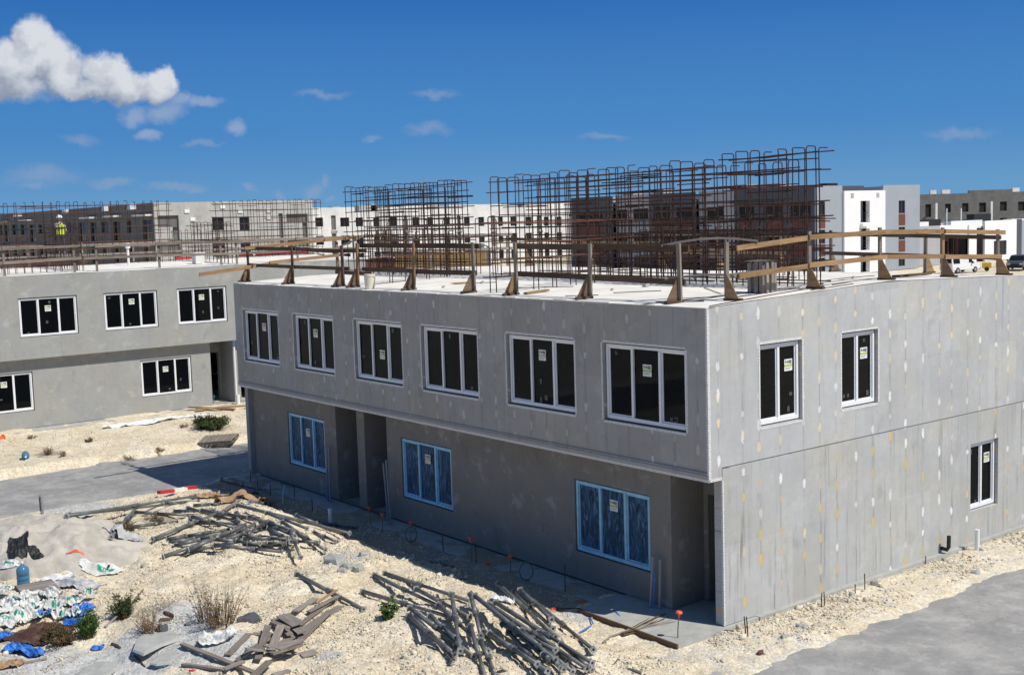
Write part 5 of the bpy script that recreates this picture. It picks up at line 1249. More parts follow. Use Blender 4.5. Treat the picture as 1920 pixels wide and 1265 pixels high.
stick((1330, 1183), (1375, 1184), .016, 'dark rod lying at the corner of the porch slab', 'rebar')
for k, (p, q) in enumerate((((368, 772), (470, 764)), ((355, 770), (440, 771)))):
    a, b = pick(*p), pick(*q); m = MB(); m.beam(a+Vector((0, 0, .12+.05*k)), b+Vector((0, 0, .10)), .22, .05); tag(m.build('long_board', M['wood_tan']), ('long orange brown board lying before the porch of the left building', 'second orange brown board half under the long one')[k], 'board')
# ------------------------------------------------------------------ plants
def blade(m, p, d, ln, w, bend=.3, mi=0):
    d = Vector(d).normalized(); s_ = d.cross(Vector((J(1), J(1), J(1)))).normalized()*w
    a = Vector(p); b = a+d*ln*.55; c = a+d*ln+Vector((0, 0, -bend*ln))
    m.add([a-s_*.3, a+s_*.3, b+s_, b-s_, c], [(0, 1, 2, 3), (3, 2, 4)], mi)
def bush(name, label, px, rx, ry, h, nst, nl, leaf, cat='plant', ll=.05, lw=.014, stem='stem', up=.6, sr=.004, spread=1.0):
    g = pick(*px); t = thing(name, label, cat, g); ms = MB(); ml = MB()
    for k in range(nst):
        a = random.uniform(0, 6.283); q = math.sqrt(random.random()); bx, by = rx*q*math.cos(a)*.45, ry*q*math.sin(a)*.45
        z0 = hz(g.x+bx, g.y+by)-g.z; hh = h*random.uniform(.45, 1.05)
        cl = .45+1.0*float(vnoise(math.cos(a)*1.7+px[0]*.37+5, math.sin(a)*1.7+px[1]*.21+5)); hh *= cl; q *= .6+.7*cl*random.random()
        tip = Vector((rx*q*math.cos(a)*spread+J(rx*.25), ry*q*math.sin(a)*spread+J(ry*.25), z0+hh)); b0 = Vector((bx, by, z0-.02)); mid = b0.lerp(tip, .5)+Vector((J(.04), J(.04), hh*.12))
        ms.tube([b0, mid, tip], [sr*1.5, sr, sr*.5], 4, cap=False)
        for j in range(nl):
            u = random.uniform(.15, 1.05); p = b0.lerp(mid, u*2) if u < .5 else mid.lerp(tip, u*2-1)
            p = p+Vector((J(.03), J(.03), J(.03))); d = Vector((J(1), J(1), J(1)*.6+up)); blade(ml, p, d, ll*random.uniform(.6, 1.3), lw*random.uniform(.6, 1.3), random.uniform(0, .4))
    ms.build('stems', M[stem], t, world=False); ml.build('foliage', M[leaf], t, world=False); return t
bush('green_shrub', 'low green shrub growing before the porch of the left building', (395, 803), 1.0, .7, .45, 150, 22, 'leaf_dark', 'shrub', .13, .02, up=1.0)
bush('green_weed', 'bright green weed growing over the brown cover in the left foreground', (165, 1195), .22, .22, .42, 60, 34, 'leaf', 'weed', .07, .011, up=.8)
bush('green_weed', 'dark spreading weed left of the bright green one', (118, 1205), .42, .30, .28, 90, 26, 'leaf_mix', 'weed', .06, .010, up=.5)
bush('green_weed', 'dark green weed with a stick leaning in it above the grey spill', (232, 1158), .26, .24, .40, 70, 28, 'leaf_dark', 'weed', .06, .010, up=.6)
bush('dry_weed', 'reddish dry weed right of the dark green one', (282, 1188), .34, .28, .42, 55, 18, 'leaf_dry', 'weed', .04, .007, up=.4)
bush('dry_bush', 'big reddish brown dry bush in the middle foreground', (415, 1172), .58, .48, .72, 75, 15, 'leaf_dry', 'bush', .042, .007, up=.4)
bush('dry_bush', 'greenish dry bush growing through the left of the big brown one', (388, 1165), .40, .34, .70, 36, 14, 'leaf_mix', 'bush', .05, .008, up=.5)
bush('small_plant', 'small leafy green plant growing beside the near prop heap', (728, 1160), .16, .16, .30, 22, 24, 'leaf', 'plant', .075, .020, up=.3)
bush('dry_weed', 'small dark dry weed on the gravel beyond the left road', (90, 853), .22, .2, .30, 26, 14, 'leaf_dry', 'weed', .05, .010)
bush('dry_weed', 'tiny dry weed right of the dark dry one beyond the left road', (118, 856), .16, .14, .18, 18, 12, 'leaf_dry', 'weed', .05, .010)
bush('dry_weed', 'low dry weed on the gravel at the middle of the strip beyond the left road', (166, 829), .30, .2, .14, 30, 14, 'leaf_mix', 'weed', .05, .010)
bush('dry_weed', 'low grey green weed between the sand pile and the far prop heap', (235, 990), .55, .3, .16, 60, 18, 'leaf_mix', 'weed', .05, .008)
bush('dry_weed', 'sparse weed by the grey plastic sheet right of the sand pile', (290, 975), .5, .25, .14, 36, 14, 'leaf_mix', 'weed', .05, .008)
for i, (x, y, w) in enumerate(((240, 862, .5), (300, 845, .4), (60, 822, .35), (345, 800, .3))):
    bush('dry_weed', 'low straggling dry growth on the pale strip beyond the left road', (x, y), w, .2, .10, 26, 12, 'leaf_dry', 'weed', .05, .008)['group'] = 'straggling dry growth beyond the left road'
for x, y in ((5, 822), ):
    g = pick(x, y); m = MB(); m.lathe([(.16, 0), (.16, .03), (.10, .03), (.03, .30)], 12); o = m.build('traffic_cone', M['orange']); o.location = g; o.rotation_euler = (1.2, 0, .4); tag(o, 'orange cone lying by the base of the left building', 'cone')
# ------------------------------------------------------------------ far buildings
def px_on(fr, x, y):
    d = cam_ray(x, y); n = np.array([-fr.s, fr.c, 0]); o = np.array([fr.o[0], fr.o[1], 0])
    p = CAM+d*(np.dot(o-CAM, n)/np.dot(d, n)); q = p-o
    return float(q[0]*fr.c+q[1]*fr.s), float(p[2])
def rect(fr, x0, y0, x1, y1):
    ux, _ = px_on(fr, x0, (y0+y1)/2); u2, _ = px_on(fr, x1, (y0+y1)/2); xm = (x0+x1)/2
    _, zt = px_on(fr, xm, y0); _, zb = px_on(fr, xm, y1)
    return (min(ux, u2), max(ux, u2), zb, zt)
def storeys(rs, step, n):
    out = []
    for k in range(n):
        for (a, b, c, d) in rs:
            lo, hi = max(c-k*step, .05), d-k*step
            if hi-lo > .4: out.append((a, b, lo, hi))
    return out
def far_windows(B, fr, ops, rec=.22, frame=True, name='window', mat='glass_far', d0=0.):
    for (a, b, c, d) in ops:
        m = MB(); m.T = fr.mat(); y = d0+rec
        m.box(a-.02, y+.02, c-.02, b+.02, y+.06, d+.02, 0)
        if frame:
            w = .05
            m.box(a, y-.02, c, a+w, y+.0, d, 1); m.box(b-w, y-.02, c, b, y, d, 1); m.box(a+w, y-.02, d-w, b-w, y, d, 1); m.box(a+w, y-.02, c, b-w, y, c+w, 1); m.box((a+b)/2-.025, y-.03, c+w, (a+b)/2+.025, y-.005, d-w, 1)
        m.build(name, [M[mat], M['paint_dark']], B)
def canopy(B, fr, rs, out=.9, th=.14, mat='conc_white', name='canopy', d0=0.):
    for (a, b, c, d) in rs:
        m = MB(); m.T = fr.mat(); m.box(a, d0-out, d-th, b, d0-.003, d); m.build(name, M[mat], B)
def part_box(B, name, mat, *b, T=None):
    m = MB(); m.T = T; m.box(*b); return m.build(name, M[mat], B)
# --- left grey block behind the left building
def block_left():
    X0, Y0, H = -119.4, 36.8, 11.0; X1 = -186.0; Y1 = 57.0
    B = thing('apartment_block', 'three storey bare block building at the left, one face in shade and one sunlit', 'building', (-150, 47, 0))
    FA = Frame(0, Y0, 0); FB = Frame(X0, 0, 90)
    r = [rect(FA, *q) for q in ((0, 422, 4, 441), (8, 422, 18, 453), (23, 421, 34, 440), (39, 421, 50, 440), (56, 421, 67, 453), (72, 421, 83, 438), (100, 419, 110, 452), (127, 417, 141, 437), (147, 417, 160, 452), (170, 417, 182, 452), (190, 416, 204, 436), (213, 415, 227, 451), (238, 412, 246, 437), (268, 412, 286, 451))]
    wa = storeys(r, 3.1, 3); n = [rect(FA, *q) for q in ((21, 397, 41, 406), (112, 383, 128, 400), (187, 387, 203, 396), (234, 382, 255, 393))]
    notch = [(a, b, c, 99) for a, b, c, d in n]
    w = MB(); wall(w, FA, X1, X0-.3, 0, H, .3, wa+notch); w.build('shaded_wall', M['conc_block_shade'], B)  # same blockwork as the sunlit wall, darkened to carry the shade
    q = [rect(FB, *v) for v in ((398, 407, 420, 432), (449, 406, 468, 432))]; tall = [rect(FB, 523, 400, 531, 446)]; rec_ = [rect(FB, 537, 401, 577, 416), rect(FB, 568, 417, 577, 446)]
    cor = [(Y0+.35, 39.7, 8.15, 9.5), (38.9, 39.7, 6.35, 8.14)]
    wb = storeys(q, 3.1, 3); wo = storeys(tall+rec_+cor, 3.1, 3)
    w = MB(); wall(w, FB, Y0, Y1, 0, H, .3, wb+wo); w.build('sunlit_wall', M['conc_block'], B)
    far_windows(B, FA, wa); far_windows(B, FB, wb); far_windows(B, FB, wo, .28, False, 'balcony_recess', 'conc_block_shade')  # recess panels hold the balcony shadow in their dark colour
    canopy(B, FA, [rect(FA, *v) for v in ((1, 415, 18, 418), (47, 412, 63, 415), (162, 407, 182, 410), (207, 404, 228, 407), (262, 402, 287, 405))], 1.0, .2)
    canopy(B, FA, [(X1+3, X0-1, 6.0, 6.25), (X1+3, X0-1, 2.95, 3.2)], .5, .25, 'conc_block', 'floor_edge')
    for a, b, c, d in n: part_box(B, 'roof_upstand', 'conc_white', (a+b)/2-3.0, Y0+.9, c-.3, (a+b)/2-2.6, Y0+3.4+random.random(), H+.1)
    part_box(B, 'roof', 'conc_block', X1, Y0+.3, H-1.4, X0-.3, Y1, H-1.2); part_box(B, 'back_wall', 'conc_block', X1, Y1, 0, X0, Y1+.3, H); part_box(B, 'end_wall', 'conc_block', X1, Y0+.3, 0, X1+.3, Y1, H)
    for (x, y) in ((350, 396), (361, 411), (503, 395), (503, 408), (450, 396), (417, 388)):
        u, z = px_on(FB, x, y); m = MB(); m.T = FB.mat(); m.box(u-.3, -.12, z-.2, u+.3, -.003, z+.2); m.build('vent_hood', M['pvc'], B)
block_left()
# --- long white block in the middle distance
def block_white():
    X = -170.0; Y0, Y1, H = 83.0, 152.0, 10.85
    B = thing('apartment_block', 'long pale unpainted three storey block in the middle distance, seen through the rebar', 'building', (X-6, 115, 0)); F = Frame(X, 0, 90)
    cols = [(592, 606), (638, 655), (667, 681), (700, 712), (732, 745), (773, 786), (801, 812), (832, 844), (870, 881), (897, 908), (934, 943), (957, 969), (985, 997), (1020, 1029), (1043, 1053)]
    nar = [(621, 630), (757, 764), (857, 864), (921, 929), (1009, 1016)]
    r = [rect(F, a, 408-.004*(a-600), b, 425-.004*(a-600)) for a, b in cols]; r2 = [rect(F, a, 404, b, 431) for a, b in nar]
    wa = storeys(r, 3.15, 3); wn = storeys(r2, 3.15, 3)
    no = [(px_on(F, a, 395)[0], px_on(F, b, 395)[0], H-.75, 99) for a, b in ((665, 713), (745, 752), (800, 842), (955, 990))]
    w = MB(); wall(w, F, Y0, Y1, 0, H, .3, wa+wn+no); w.build('sunlit_wall', M['conc_white'], B)
    far_windows(B, F, wa, .25); far_windows(B, F, wn, .28, False, 'balcony_recess', 'conc_block_shade')
    canopy(B, F, [(a, b+.3, c-.15, c) for a, b, c, d in storeys(r2, 3.15, 3)], .4, .12, 'conc_white', 'balcony_slab')
    part_box(B, 'roof', 'conc_white', X-13, Y0, H-1.3, X-.3, Y1, H-1.0); part_box(B, 'end_wall', 'conc_block', X-13, Y0, 0, X-.3, Y0+.3, H); part_box(B, 'end_wall', 'conc_block', X-13, Y1-.3, 0, X-.3, Y1, H); part_box(B, 'back_wall', 'conc_white', X-13.3, Y0, 0, X-13, Y1, H)
    for (x, w_, h) in ((690, 4, 1.0), (640, 1.5, .8), (712, 1.2, 1.3), (820, 2.2, .9), (905, 1.2, .6), (1000, 1.2, .5)):
        u = px_on(F, x, 390)[0]; part_box(B, 'roof_upstand', 'conc_block', X-5, u, H-1, X-3, u+w_, H-.2+h*.5)
    u = px_on(F, 819, 360)[0]; m = MB(); m.tube([(X-4, u, H-1), (X-4, u, px_on(F, 819, 326)[1])], .06, 6); m.build('antenna_mast', M['pvc_grey'], B)
block_white()
# --- finished grey, charcoal and white block
def block_finished():
    X0, Y0, H = -74.7, 99.6, 10.66; X1 = -118.7; Y1 = 120.4
    B = thing('apartment_block', 'finished three storey block in charcoal, grey and white behind the rebar at the right', 'building', (-95, 110, 0))
    FA = Frame(0, Y0, 0); FR_ = Frame(0, Y0+.7, 0); FB = Frame(X0, 0, 90); st = 3.33
    bays = [(X1, -110, 1), (-110, -102.6, 0), (-102.6, -94.1, 1), (-94.1, -87.4, 0), (-87.4, X0-.25, 1)]
    W = {0: [(1080, 398, 1130, 420)], 1: [(1149, 393, 1176, 413), (1187, 391, 1216, 412)], 2: [(1225, 387, 1257, 412), (1268, 388, 1298, 410)], 3: [(1325, 388, 1358, 413)], 4: [(1386, 385, 1414, 408), (1435, 383, 1469, 408), (1482, 380, 1520, 405)]}
    for i, (a, b, dk) in enumerate(bays):
        fr = FA if dk else FR_; wi = storeys([rect(fr, *q) for q in W[i]], st, 3)
        w = MB(); wall(w, fr, a, b, 0, H if dk else H+.05, .25, wi); w.build('charcoal_bay' if dk else 'grey_bay', M['paint_dark' if dk else 'paint_lgrey'], B)
        far_windows(B, fr, wi, .16)
        if dk:
            for (u0, u1, z0, z1) in wi:
                if z0 > 1.6:
                    m = MB(); m.T = fr.mat(); m.box(u0, -.03, z0-1.35, u1, -.002, z0-.06); m.build('terracotta_panel', M['brick'], B)
    canopy(B, FA, storeys([rect(FA, *q) for q in ((1413, 373, 1473, 378), (1093, 387, 1142, 390), (1222, 381, 1258, 385))], st, 2), .9, .2, 'paint_white')
    y1, y2 = 104.55, 112.8
    s1 = storeys([rect(FB, 1535, 378, 1547, 404), rect(FB, 1685, 376, 1697, 400)], st, 3)
    w = MB(); wall(w, FB, Y0, y1, 0, H, .25, [o for o in s1 if o[0] < y1]); w.build('grey_end_wall', M['paint_grey'], B)
    w = MB(); wall(w, FB, y2, Y1, 0, H, .25, [o for o in s1 if o[0] > y2]); w.build('grey_end_wall', M['paint_grey'], B)
    far_windows(B, FB, s1, .12)
    for (u0, u1, z0, z1) in s1:
        if z0 > 1.6: m = MB(); m.T = FB.mat(); m.box(u0, -.03, z0-1.5, u1, -.002, z0-.08); m.build('terracotta_panel', M['brick'], B)
    slots = [(107.72, 109.58, 6.15, 8.78), (107.72, 109.58, 2.75, 5.4), (107.72, 109.58, .05, 2.15)]
    w = MB(); wall(w, FB, y1, y2, 0, 10.02, .55, slots, d0=-.3); w.build('white_stair_wall', M['paint_white'], B)
    for (a, b, c, d) in slots:
        m = MB(); m.T = FB.mat(); m.box(a-.1, .8, c-.3, b+.1, .9, d+.1); m.build('stair_recess', M['paint_lgrey'], B)
        if c > 1:
            for z in (c+.35, c+.75, c+1.15): m = MB(); m.T = FB.mat(); m.tube([(a, .0, z), (b, .0, z)], .025, 5); m.build('stair_rail', M['black'], B)
    canopy(B, FB, [(107.6, 109.0, 5.65, 6.05), (107.5, 109.9, 2.3, 2.62)], .45, .35, 'paint_white', 'stair_ledge', d0=-.3)
    for (x, y) in ((1594, 367), (1642, 366)):
        u, z = px_on(FB, x, y); m = MB(); m.T = FB.mat(); m.box(u-.28, -.33, z-.28, u+.28, -.302, z+.28); m.build('wall_vent', M['paint_lgrey'], B)
    part_box(B, 'roof', 'conc_block', X1, Y0+.95, H-1.2, X0-.6, Y1, H-1.0); part_box(B, 'back_wall', 'paint_grey', X1, Y1, 0, X0, Y1+.25, H); part_box(B, 'end_wall', 'paint_grey', X1-.25, Y0, 0, X1, Y1, H)
    part_box(B, 'roof_parapet', 'paint_dark', X0-4.2, 104.8, 9.9, X0-4.0, 114.4, 10.75)
    for (x, z) in ((-112, 11.3), (-106, 11.3), (-91, 11.4), (-85.5, 11.3)): part_box(B, 'roof_plant', 'paint_lgrey', x, Y0+4, 9.5, x+2.2, Y0+6, z)
    part_box(B, 'air_conditioner', 'black', X0-2.2, 103.0, 9.5, X0-1.0, 105.0, 11.0)
block_finished()
# --- low white shop row
def low_row():
    X = -77.0; H = 5.25; F = Frame(X, 0, 90); B = thing('low_building', 'single storey white and grey building beyond the right end of the roof', 'building', (X-6, 138, 0))
    def seg(a, b, mat, name, ops=(), h=H, d0=0.): w = MB(); wall(w, F, a, b, 0, h, .3, ops, d0=d0); w.build(name, M[mat], B)
    seg(121.2, 128.9, 'paint_lgrey', 'grey_wall'); seg(128.9, 136.0, 'brick', 'recessed_front', [(129.4, 133.3, 0.1, 3.1), (133.5, 135.3, .1, 3.4)], H-.6, 1.6)
    far_windows(B, F, [(129.4, 133.3, 0.1, 3.1), (133.5, 135.3, .1, 3.4)], .12, d0=1.6)
    seg(128.905, 135.6, 'paint_white', 'white_fascia', [(128.905, 135.6, 0, 3.7)]); seg(135.6, 137.5, 'paint_white', 'white_wall', (), H-.1, -.2)
    seg(137.5, 139.6, 'brick', 'brown_recess', [(137.8, 139.0, .1, 3.2)], H-.5, .8); far_windows(B, F, [(137.8, 139.0, .1, 3.2)], .12, d0=.8)
    win = [rect(F, 1861, 451, 1885, 478)]; seg(139.6, 148.0, 'paint_white', 'white_wall', win, H+.35, -.2); far_windows(B, F, win, .15, d0=-.2)
    seg(148.0, 149.3, 'paint_dark', 'charcoal_pier', (), H+.4, -.25); seg(149.3, 172, 'paint_grey', 'grey_wall', (), H+.2)
    part_box(B, 'roof', 'conc_white', X-14, 121.2, H-.6, X-.3, 172, H-.35); part_box(B, 'back_wall', 'paint_lgrey', X-14.3, 121.2, 0, X-14, 172, H); part_box(B, 'end_wall', 'paint_lgrey', X-14, 120.9, 0, X, 121.19, H)
    for (y, l, x, mt, h) in ((123, 6, -80, 'pvc', .55), (130, 5, -82, 'black', .8), (136, 8, -81, 'pvc', .45), (143.5, 4.5, -82, 'black', 1.3), (150, 9, -80, 'pvc', .4)): part_box(B, 'roof_duct', mt, x, y, H-.35, x+1.2, y+l, H+h)
    for px_ in (1775, 1802): y = onx(px_, 400, -80)[1]; z = onx(px_, 391, -80)[2]; m = MB(); m.tube([(-80, y, H-.4), (-80, y, z)], .09, 8); m.build('vent_pole', M['pvc'], B)
low_row()
# --- far block on the right, shade of its face put into the colour
def block_far_right():
    a = math.degrees(math.atan2(19.0, 11.17)); F = Frame(-118.42, 182.97, a); H = 10.15; U0, U1 = -9, 60
    B = thing('apartment_block', 'bare concrete three storey block with shade put into its colour, in the far right distance', 'building', (-118, 190, 0))
    r = [rect(F, *q) for q in ((1705, 384, 1716, 399), (1735, 383, 1746, 407), (1772, 382, 1783, 398), (1804, 381, 1816, 397), (1836, 380, 1849, 398), (1875, 378, 1888, 395), (1909, 378, 1922, 395))]
    wi = storeys(r, 3.1, 3); w = MB(); wall(w, F, U0, U1, 0, H, .3, wi); w.build('front_wall', M['conc_block_shade'], B)  # wall colour darkened to stand for a face in shade
    far_windows(B, F, wi, .25, False, 'window_opening', 'void')
    ca = [rect(F, 1723, 378, 1755, 381), rect(F, 1825, 375, 1859, 378)]; canopy(B, F, storeys(ca, 3.1, 3), 1.5, .22, 'conc_white', 'balcony_slab')
    for (x, y0, y1) in ((1749, 380, 440), (1852, 377, 440)):
        u, z = px_on(F, x, y0); m = MB(); m.T = F.mat(); m.box(u-.2, -1.5, 0, u+.2, -1.2, z-.1); m.build('balcony_column', M['conc_white'], B)
    m = MB(); m.T = F.mat(); m.box(U0, .3, H-1.2, U1, 14, H-1.0); m.build('roof', M['conc_block_shade'], B)
    for (x, w_) in ((1706, 1.0), (1750, 1.2), (1774, 1.6), (1905, 1.4)):
        u, _ = px_on(F, x, 366); m = MB(); m.T = F.mat(); m.box(u-w_/2, .0, H+.002, u+w_/2, .35, H+.75); m.build('parapet_upstand', M['conc_white'], B)
    m = MB(); m.T = F.mat(); u, _ = px_on(F, 1816, 362); m.box(u, .01, H+.002, u+9, .3, H+.5); m.build('parapet', M['conc_block_shade'], B)
block_far_right()
# --- things on the ground beyond the roof
def far_pt(px, py_, X=None, dist=None): return onz(px, py_, 0)
def ground_at(px, dist):
    d = cam_ray(px, 500); d = d*np.array([1, 1, 0]); d /= np.linalg.norm(d); f = np.array([CF[0], CF[1], 0]); f /= np.linalg.norm(f); p = CAM+d*(dist/np.dot(d, f)); return Vector((p[0], p[1], 0))
def hoarding():
    a, b = ground_at(742, 150), ground_at(912, 142); t = thing('plywood_hoarding', 'yellow plywood hoarding on the ground before the long pale block', 'hoarding', (a+b)/2); n = 8
    for k in range(n):
        p, q = a.lerp(b, k/n), a.lerp(b, (k+.99)/n); m = MB(); d = (q-p).normalized(); nn = Vector((d.y, -d.x, 0))*.05
        m.prism([p, q, q+Vector((0, 0, 4.15)), p+Vector((0, 0, 4.15))], nn); m.build('plywood_panel', M['ply_yellow'], t)
hoarding()
def skip(px, dist, label, w=3.6, h=2.6, mat='blue_skip'):
    g = ground_at(px, dist); t = thing('skip_container', label, 'skip', g, (0, 0, YAW+.15)); m = MB()
    m.prism([(-w/2+.3, -.9, .2), (w/2-.3, -.9, .2), (w/2, -.9, h), (-w/2, -.9, h)], (0, 1.8, 0)); m.build('skip_body', M[mat], t, world=False)
    for k in range(5): m = MB(); x = -w/2+.5+k*(w-1)/4; m.box(x-.06, -.98, .2, x+.06, -.905, h-.1); m.build('rib', M[mat], t, world=False)
    m = MB(); m.box(-w/2-.05, -.98, h+.003, w/2+.05, .98, h+.12); m.build('rim', M[mat], t, world=False)
skip(1002, 118, 'blue skip beyond the roof, left one of two'); skip(1034, 120, 'blue skip beyond the roof, right one of two', 3.0, 2.8)
g = ground_at(905, 160); t = thing('water_tank', 'pale round tank standing behind the yellow hoarding', 'tank', g)
m = MB(); m.lathe([(1.1, 0), (1.15, .3), (1.15, 4.0), (.9, 4.4), (.3, 4.6)], 20); m.build('tank_body', M['car_grey'], t, world=False); m = MB(); m.lathe([(.35, 4.55), (.35, 4.75), (.1, 4.8)], 12); m.build('lid', M['pvc_grey'], t, world=False)
g = ground_at(714, 152); t = thing('site_hut', 'dark site cabin with open doors left of the yellow hoarding', 'cabin', g, (0, 0, YAW+.2))
m = MB(); wall(m, Frame(0, 0, 0), -2.5, 2.5, .1, 3.4, .1, [(-2.1, -1.2, .1, 2.4), (.2, 1.6, .9, 2.4)]); m.build('cabin_wall', M['brick'], t, world=False); m = MB(); m.box(-2.6, -.2, 3.41, 2.6, 3, 3.55); m.build('cabin_roof', M['pvc'], t, world=False); m = MB(); m.box(-2.5, .4, .1, 2.5, 2.9, 3.4); m.build('cabin_interior', M['void'], t, world=False)
# vehicles
def vehicle(name, label, cat, loc, rz, prof, glass, W, paint, wheels, rw, side=(), front=None):
    """prof: side outline (x forward, z); glass: dark side windows; wheels: x positions"""
    t = thing(name, label, cat, loc, (0, 0, rz)); h = W/2
    bm = bmesh.new(); n = len(prof); A = []; zmax = max(z for _, z in prof)
    for s_ in (-1, 1):
        A.append([bm.verts.new((x, s_*h*(1-.16*max(0, (z-.95)/(zmax-.95))), z)) for x, z in prof])
    bm.faces.new(A[0]); bm.faces.new(A[1][::-1])
    for k in range(n): bm.faces.new((A[0][(k+1) % n], A[0][k], A[1][k], A[1][(k+1) % n]))
    me = bpy.data.meshes.new('body'); bmesh.ops.bevel(bm, geom=bm.edges[:], offset=.05, segments=2, affect='EDGES'); bm.to_mesh(me); bm.free(); me.materials.append(M[paint])
    o = bpy.data.objects.new('body', me); C.objects.link(o); o.parent = t
    for q in glass:
        for s_ in (-1, 1):
            m = MB(); P = [(x, s_*(h*(1-.16*max(0, (z-.95)/(zmax-.95)))+.012), z) for x, z in q]; m.prism(P, (0, -s_*.02, 0)); m.build('side_window', M['glass_far'], t, world=False)
    for q in side:   # windscreens: (x0,z0,x1,z1)
        x0, z0, x1, z1 = q; w0 = h*(1-.16*max(0, (z0-.95)/(zmax-.95)))-.1; w1 = h*(1-.16*max(0, (z1-.95)/(zmax-.95)))-.1; d = Vector((z1-z0, 0, -(x1-x0))).normalized()*.02
        if (x0 > 0 or x1 > 0) and d.x < 0: d = -d
        if x0 < 0 and d.x > 0 and x1 > x0: d = -d
        m = MB(); m.prism([(x0+d.x, -w0, z0+d.z), (x0+d.x, w0, z0+d.z), (x1+d.x, w1, z1+d.z), (x1+d.x, -w1, z1+d.z)], tuple(d*.6)); m.build('windscreen', M['glass_far'], t, world=False)
    for x in wheels:
        for s_ in (-1, 1):
            m = MB(); m.tube([(x, s_*(h-.18), rw), (x, s_*(h+.02), rw)], rw, 20); w = m.build('wheel', M['tyre'], t, world=False)
            m = MB(); m.tube([(x, s_*(h+.015), rw), (x, s_*(h+.035), rw)], rw*.6, 14); m.build('rim', M['steel_plate'], w, world=False)
    xf = max(x for x, _ in prof)
    for s_ in (-1, 1):
        m = MB(); m.box(xf-.06, s_*h*.72-.17, .72, xf+.02, s_*h*.72+.17, .90); m.build('headlight', M['lamp'], t, world=False)
        m = MB(); m.box(xf-1.55, s_*(h+.1)-.1, 1.08, xf-1.4, s_*(h+.1)+.1, 1.25); m.build('mirror', M['black'], t, world=False)
    m = MB(); m.box(xf-.05, -h*.5, .55, xf+.025, h*.5, .80); m.build('grille', M['black'], t, world=False)
    m = MB(); m.box(xf-.04, -h*.9, .32, xf+.06, h*.9, .50); m.build('bumper', M['black'], t, world=False)
g = onz(1800, 511, 0); vehicle('white_van', 'white van parked beyond the roof between two guardrail posts', 'van', (g[0], g[1], 0), R(82),
    [(-2.4, .35), (2.3, .35), (2.45, .7), (2.35, 1.05), (1.5, 1.2), (.85, 1.92), (.5, 2.02), (-2.35, 2.0), (-2.45, 1.1)], [[(.45, 1.2), (1.2, 1.2), (.75, 1.8), (.45, 1.8)], [(-2.2, 1.15), (-1.1, 1.15), (-1.1, 1.8), (-2.2, 1.8)]], 1.9, 'car_white', (-1.5, 1.5), .34, [(1.5, 1.2, .85, 1.92), (-2.45, 1.2, -2.37, 1.9)])
g = onz(1903, 507, 0); vehicle('grey_suv', 'grey sport utility car at the right edge facing the roof', 'car', (g[0]-.5, g[1]+1.6, 0), R(-70),
    [(-2.3, .38), (2.25, .38), (2.4, .7), (2.3, 1.0), (1.05, 1.12), (.35, 1.68), (-.1, 1.76), (-2.0, 1.74), (-2.35, 1.15)], [[(.9, 1.14), (.25, 1.62), (-.4, 1.64), (-.4, 1.14)], [(-.5, 1.14), (-.5, 1.64), (-1.3, 1.64), (-1.3, 1.14)], [(-1.4, 1.14), (-1.4, 1.62), (-1.9, 1.6), (-2.1, 1.14)]], 1.9, 'car_grey', (-1.42, 1.45), .37, [(1.05, 1.12, .35, 1.68), (-2.35, 1.15, -2.0, 1.74)])
g = onz(1240, 505, 0); g = ground_at(1238, 105); vehicle('parked_car', 'pale car seen low through the rebar before the finished block', 'car', g, R(160), [(-2.1, .35), (2.1, .35), (2.2, .7), (2.0, .95), (1.1, 1.02), (.4, 1.45), (-1.0, 1.45), (-1.8, 1.0), (-2.15, .9)], [[(.9, 1.03), (.3, 1.38), (-.9, 1.38), (-1.4, 1.03)]], 1.75, 'car_white', (-1.35, 1.35), .31, [(1.1, 1.02, .4, 1.45)])
g = onz(1850, 508, 0); t = thing('site_compressor', 'small yellow machine on wheels right of the white van', 'machine', (g[0], g[1], 0), (0, 0, .6))
m = MB(); m.box(-.5, -.35, .35, .5, .35, 1.0); m.build('machine_body', M['yellow'], t, world=False); m = MB(); m.tube([(.5, 0, .5), (1.0, 0, .45), (1.05, 0, 1.0)], .04, 6); m.build('tow_bar', M['yellow'], t, world=False)
for s_ in (-1, 1): m = MB(); m.tube([(0, s_*.36, .25), (0, s_*.46, .25)], .25, 16); m.build('wheel', M['tyre'], t, world=False)
# sand heaps and odd bits on the far ground
for (px_, d_, rx, h, lb) in ((1715, 112, 4.5, 1.0, 'low pale earth heap beside the grey wall of the low building'), (1300, 95, 3.0, .9, 'pale earth heap seen under the rails before the finished block'), (1130, 110, 3.5, 1.1, 'pale earth heap seen through the middle rebar')):
    c = ground_at(px_, d_); gg = np.linspace(-1, 1, 30); U, V = np.meshgrid(gg, gg); rr = np.sqrt(U*U+V*V)
    Z = h*np.clip(1-rr*(1+.3*(fbm(U*2+px_, V*2, 3)-.5)), 0, 1)**.9-.12+.1*(fbm(U*5, V*5, 3)-.5); tag(np_grid('earth_heap', c.x+U*rx, c.y+V*rx, Z, M['sand']), lb, 'earth heap')
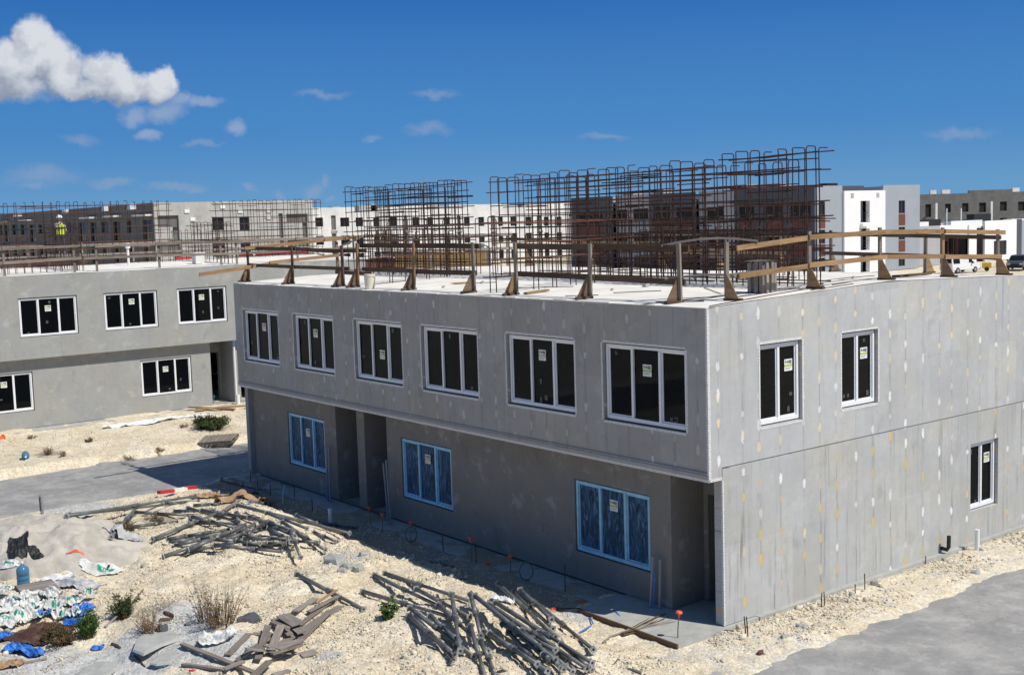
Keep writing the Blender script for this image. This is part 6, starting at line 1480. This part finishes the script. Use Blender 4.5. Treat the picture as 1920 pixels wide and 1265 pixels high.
# ------------------------------------------------------------------ things on the left roof
def zl(x, y): return 6.20+.17*max(0, 1-abs(x+40.4)/5.7)**.8+.02
g = onx(241, 493, -38); vs = pipe([Vector((-38, g[1], zl(-38, 0))), Vector((-38, g[1], zl(-38, 0)+.75))], .055, 'vent_stub', 'white vent pipe standing on the left building roof behind its rail', 'pipe', 'pvc')
m = MB(); m.tube([(-38, g[1], zl(-38, 0)+.75), (-38, g[1], zl(-38, 0)+.98)], .11, 12); m.build('vent_cap', M['pvc'], vs)
g = onx(372, 493, -36.5); m = MB(); m.box(-36.7, g[1]-.2, zl(-36.5, 0), -36.3, g[1]+.2, zl(-36.5, 0)+.42); m.box(-36.75, g[1]-.25, zl(-36.5, 0)+.421, -36.25, g[1]+.25, zl(-36.5, 0)+.50); tag(m.build('white_box', M['conc_white']), 'white box standing on the left building roof right of the vent pipe', 'box')
for k, (a, b) in enumerate((((448, 488), (474, 485)), ((480, 487), (575, 482)), ((330, 489), (365, 488)))):
    p, q = onx(a[0], a[1], -41), onx(b[0], b[1], -41); m = MB(); m.beam((-41, p[1], zl(-41, 0)+.08), (-41, q[1], zl(-41, 0)+.08), .05, .12); tag(m.build('red_strip', M['red']), ('short red strip lying at the back of the left building roof', 'long red strip lying at the back of the left building roof', 'red strip left of the white box on the left building roof')[k], 'strip')
# person in a hi-vis vest on a trestle platform
def worker():
    X = -44.0; y = onx(112, 420, X)[1]; zr = zl(X, y); pf = thing('trestle_platform', 'small work platform under the worker at the back of the left building roof', 'platform', (X, y, zr))
    m = MB(); m.box(-.5, -.8, .50, .5, .8, .56); m.build('deck', M['wood_old'], pf, world=False)
    for (a, b) in ((-.42, -.7), (.42, -.7), (-.42, .7), (.42, .7)): m = MB(); m.tube([(a*1.1, b*1.1, 0), (a, b, .5)], .03, 6); m.build('leg', M['steel'], pf, world=False)
    z0 = zr+.56; P = thing('person', 'person in yellow vest and white helmet among the rebar on the left building roof', 'person', (X, y, z0), (0, 0, R(10)))
    V = [(0, 0, .95), (0, .02, 1.15), (0, .03, 1.38), (.0, .02, 1.50), (.0, .0, 1.60), (.02, 0, 1.70), (0, .20, 1.40), (.12, .25, 1.14), (.34, .20, 1.05), (0, -.20, 1.40), (.16, -.24, 1.15), (.36, -.18, 1.14), (0, .10, .90), (.03, .12, .50), (-.02, .13, .08), (.12, .14, .03), (0, -.10, .90), (.02, -.12, .50), (-.02, -.13, .08), (.12, -.14, .03)]
    E_ = [(0, 1), (1, 2), (2, 3), (3, 4), (4, 5), (2, 6), (6, 7), (7, 8), (2, 9), (9, 10), (10, 11), (0, 12), (12, 13), (13, 14), (14, 15), (0, 16), (16, 17), (17, 18), (18, 19)]
    rad = [.14, .135, .15, .06, .085, .095, .065, .05, .04, .065, .05, .04, .09, .065, .05, .04, .09, .065, .05, .04]
    me = bpy.data.meshes.new('body'); me.from_pydata(V, E_, []); o = bpy.data.objects.new('body', me); C.objects.link(o); o.parent = P; me.materials.append(M['cloth'])
    sk = o.modifiers.new('skin', 'SKIN'); sk.use_smooth_shade = True
    for k, sv in enumerate(me.skin_vertices[0].data): sv.radius = (rad[k], rad[k]*(1.25 if k in (0, 1, 2) else 1)); sv.use_root = (k == 0)
    o.modifiers.new('sub', 'SUBSURF').levels = 1
    m = MB(); m.lathe([(.20, .92), (.205, 1.0), (.20, 1.2), (.19, 1.35), (.12, 1.47)], 16); v = m.build('vest', M['hivis'], P, world=False); v.scale = (.9, 1.05, 1)
    m = MB(); m.lathe([(.155, 1.735), (.15, 1.75), (.125, 1.76), (.125, 1.79), (.10, 1.845), (.04, 1.87)], 16); m.build('helmet', M['pvc'], P, world=False)
    m = MB(); m.lathe([(.05, 1.56), (.09, 1.62), (.098, 1.68), (.09, 1.75), (.04, 1.78)], 14); m.build('head', M['skin'], P, world=False)
    for s_ in (1, -1): m = MB(); m.tube([(.0, s_*.105, .93), (.03, s_*.12, .5), (-.02, s_*.13, .09)], [.105, .085, .07], 10); m.build('trouser_leg', M['jean'], P, world=False)
worker()
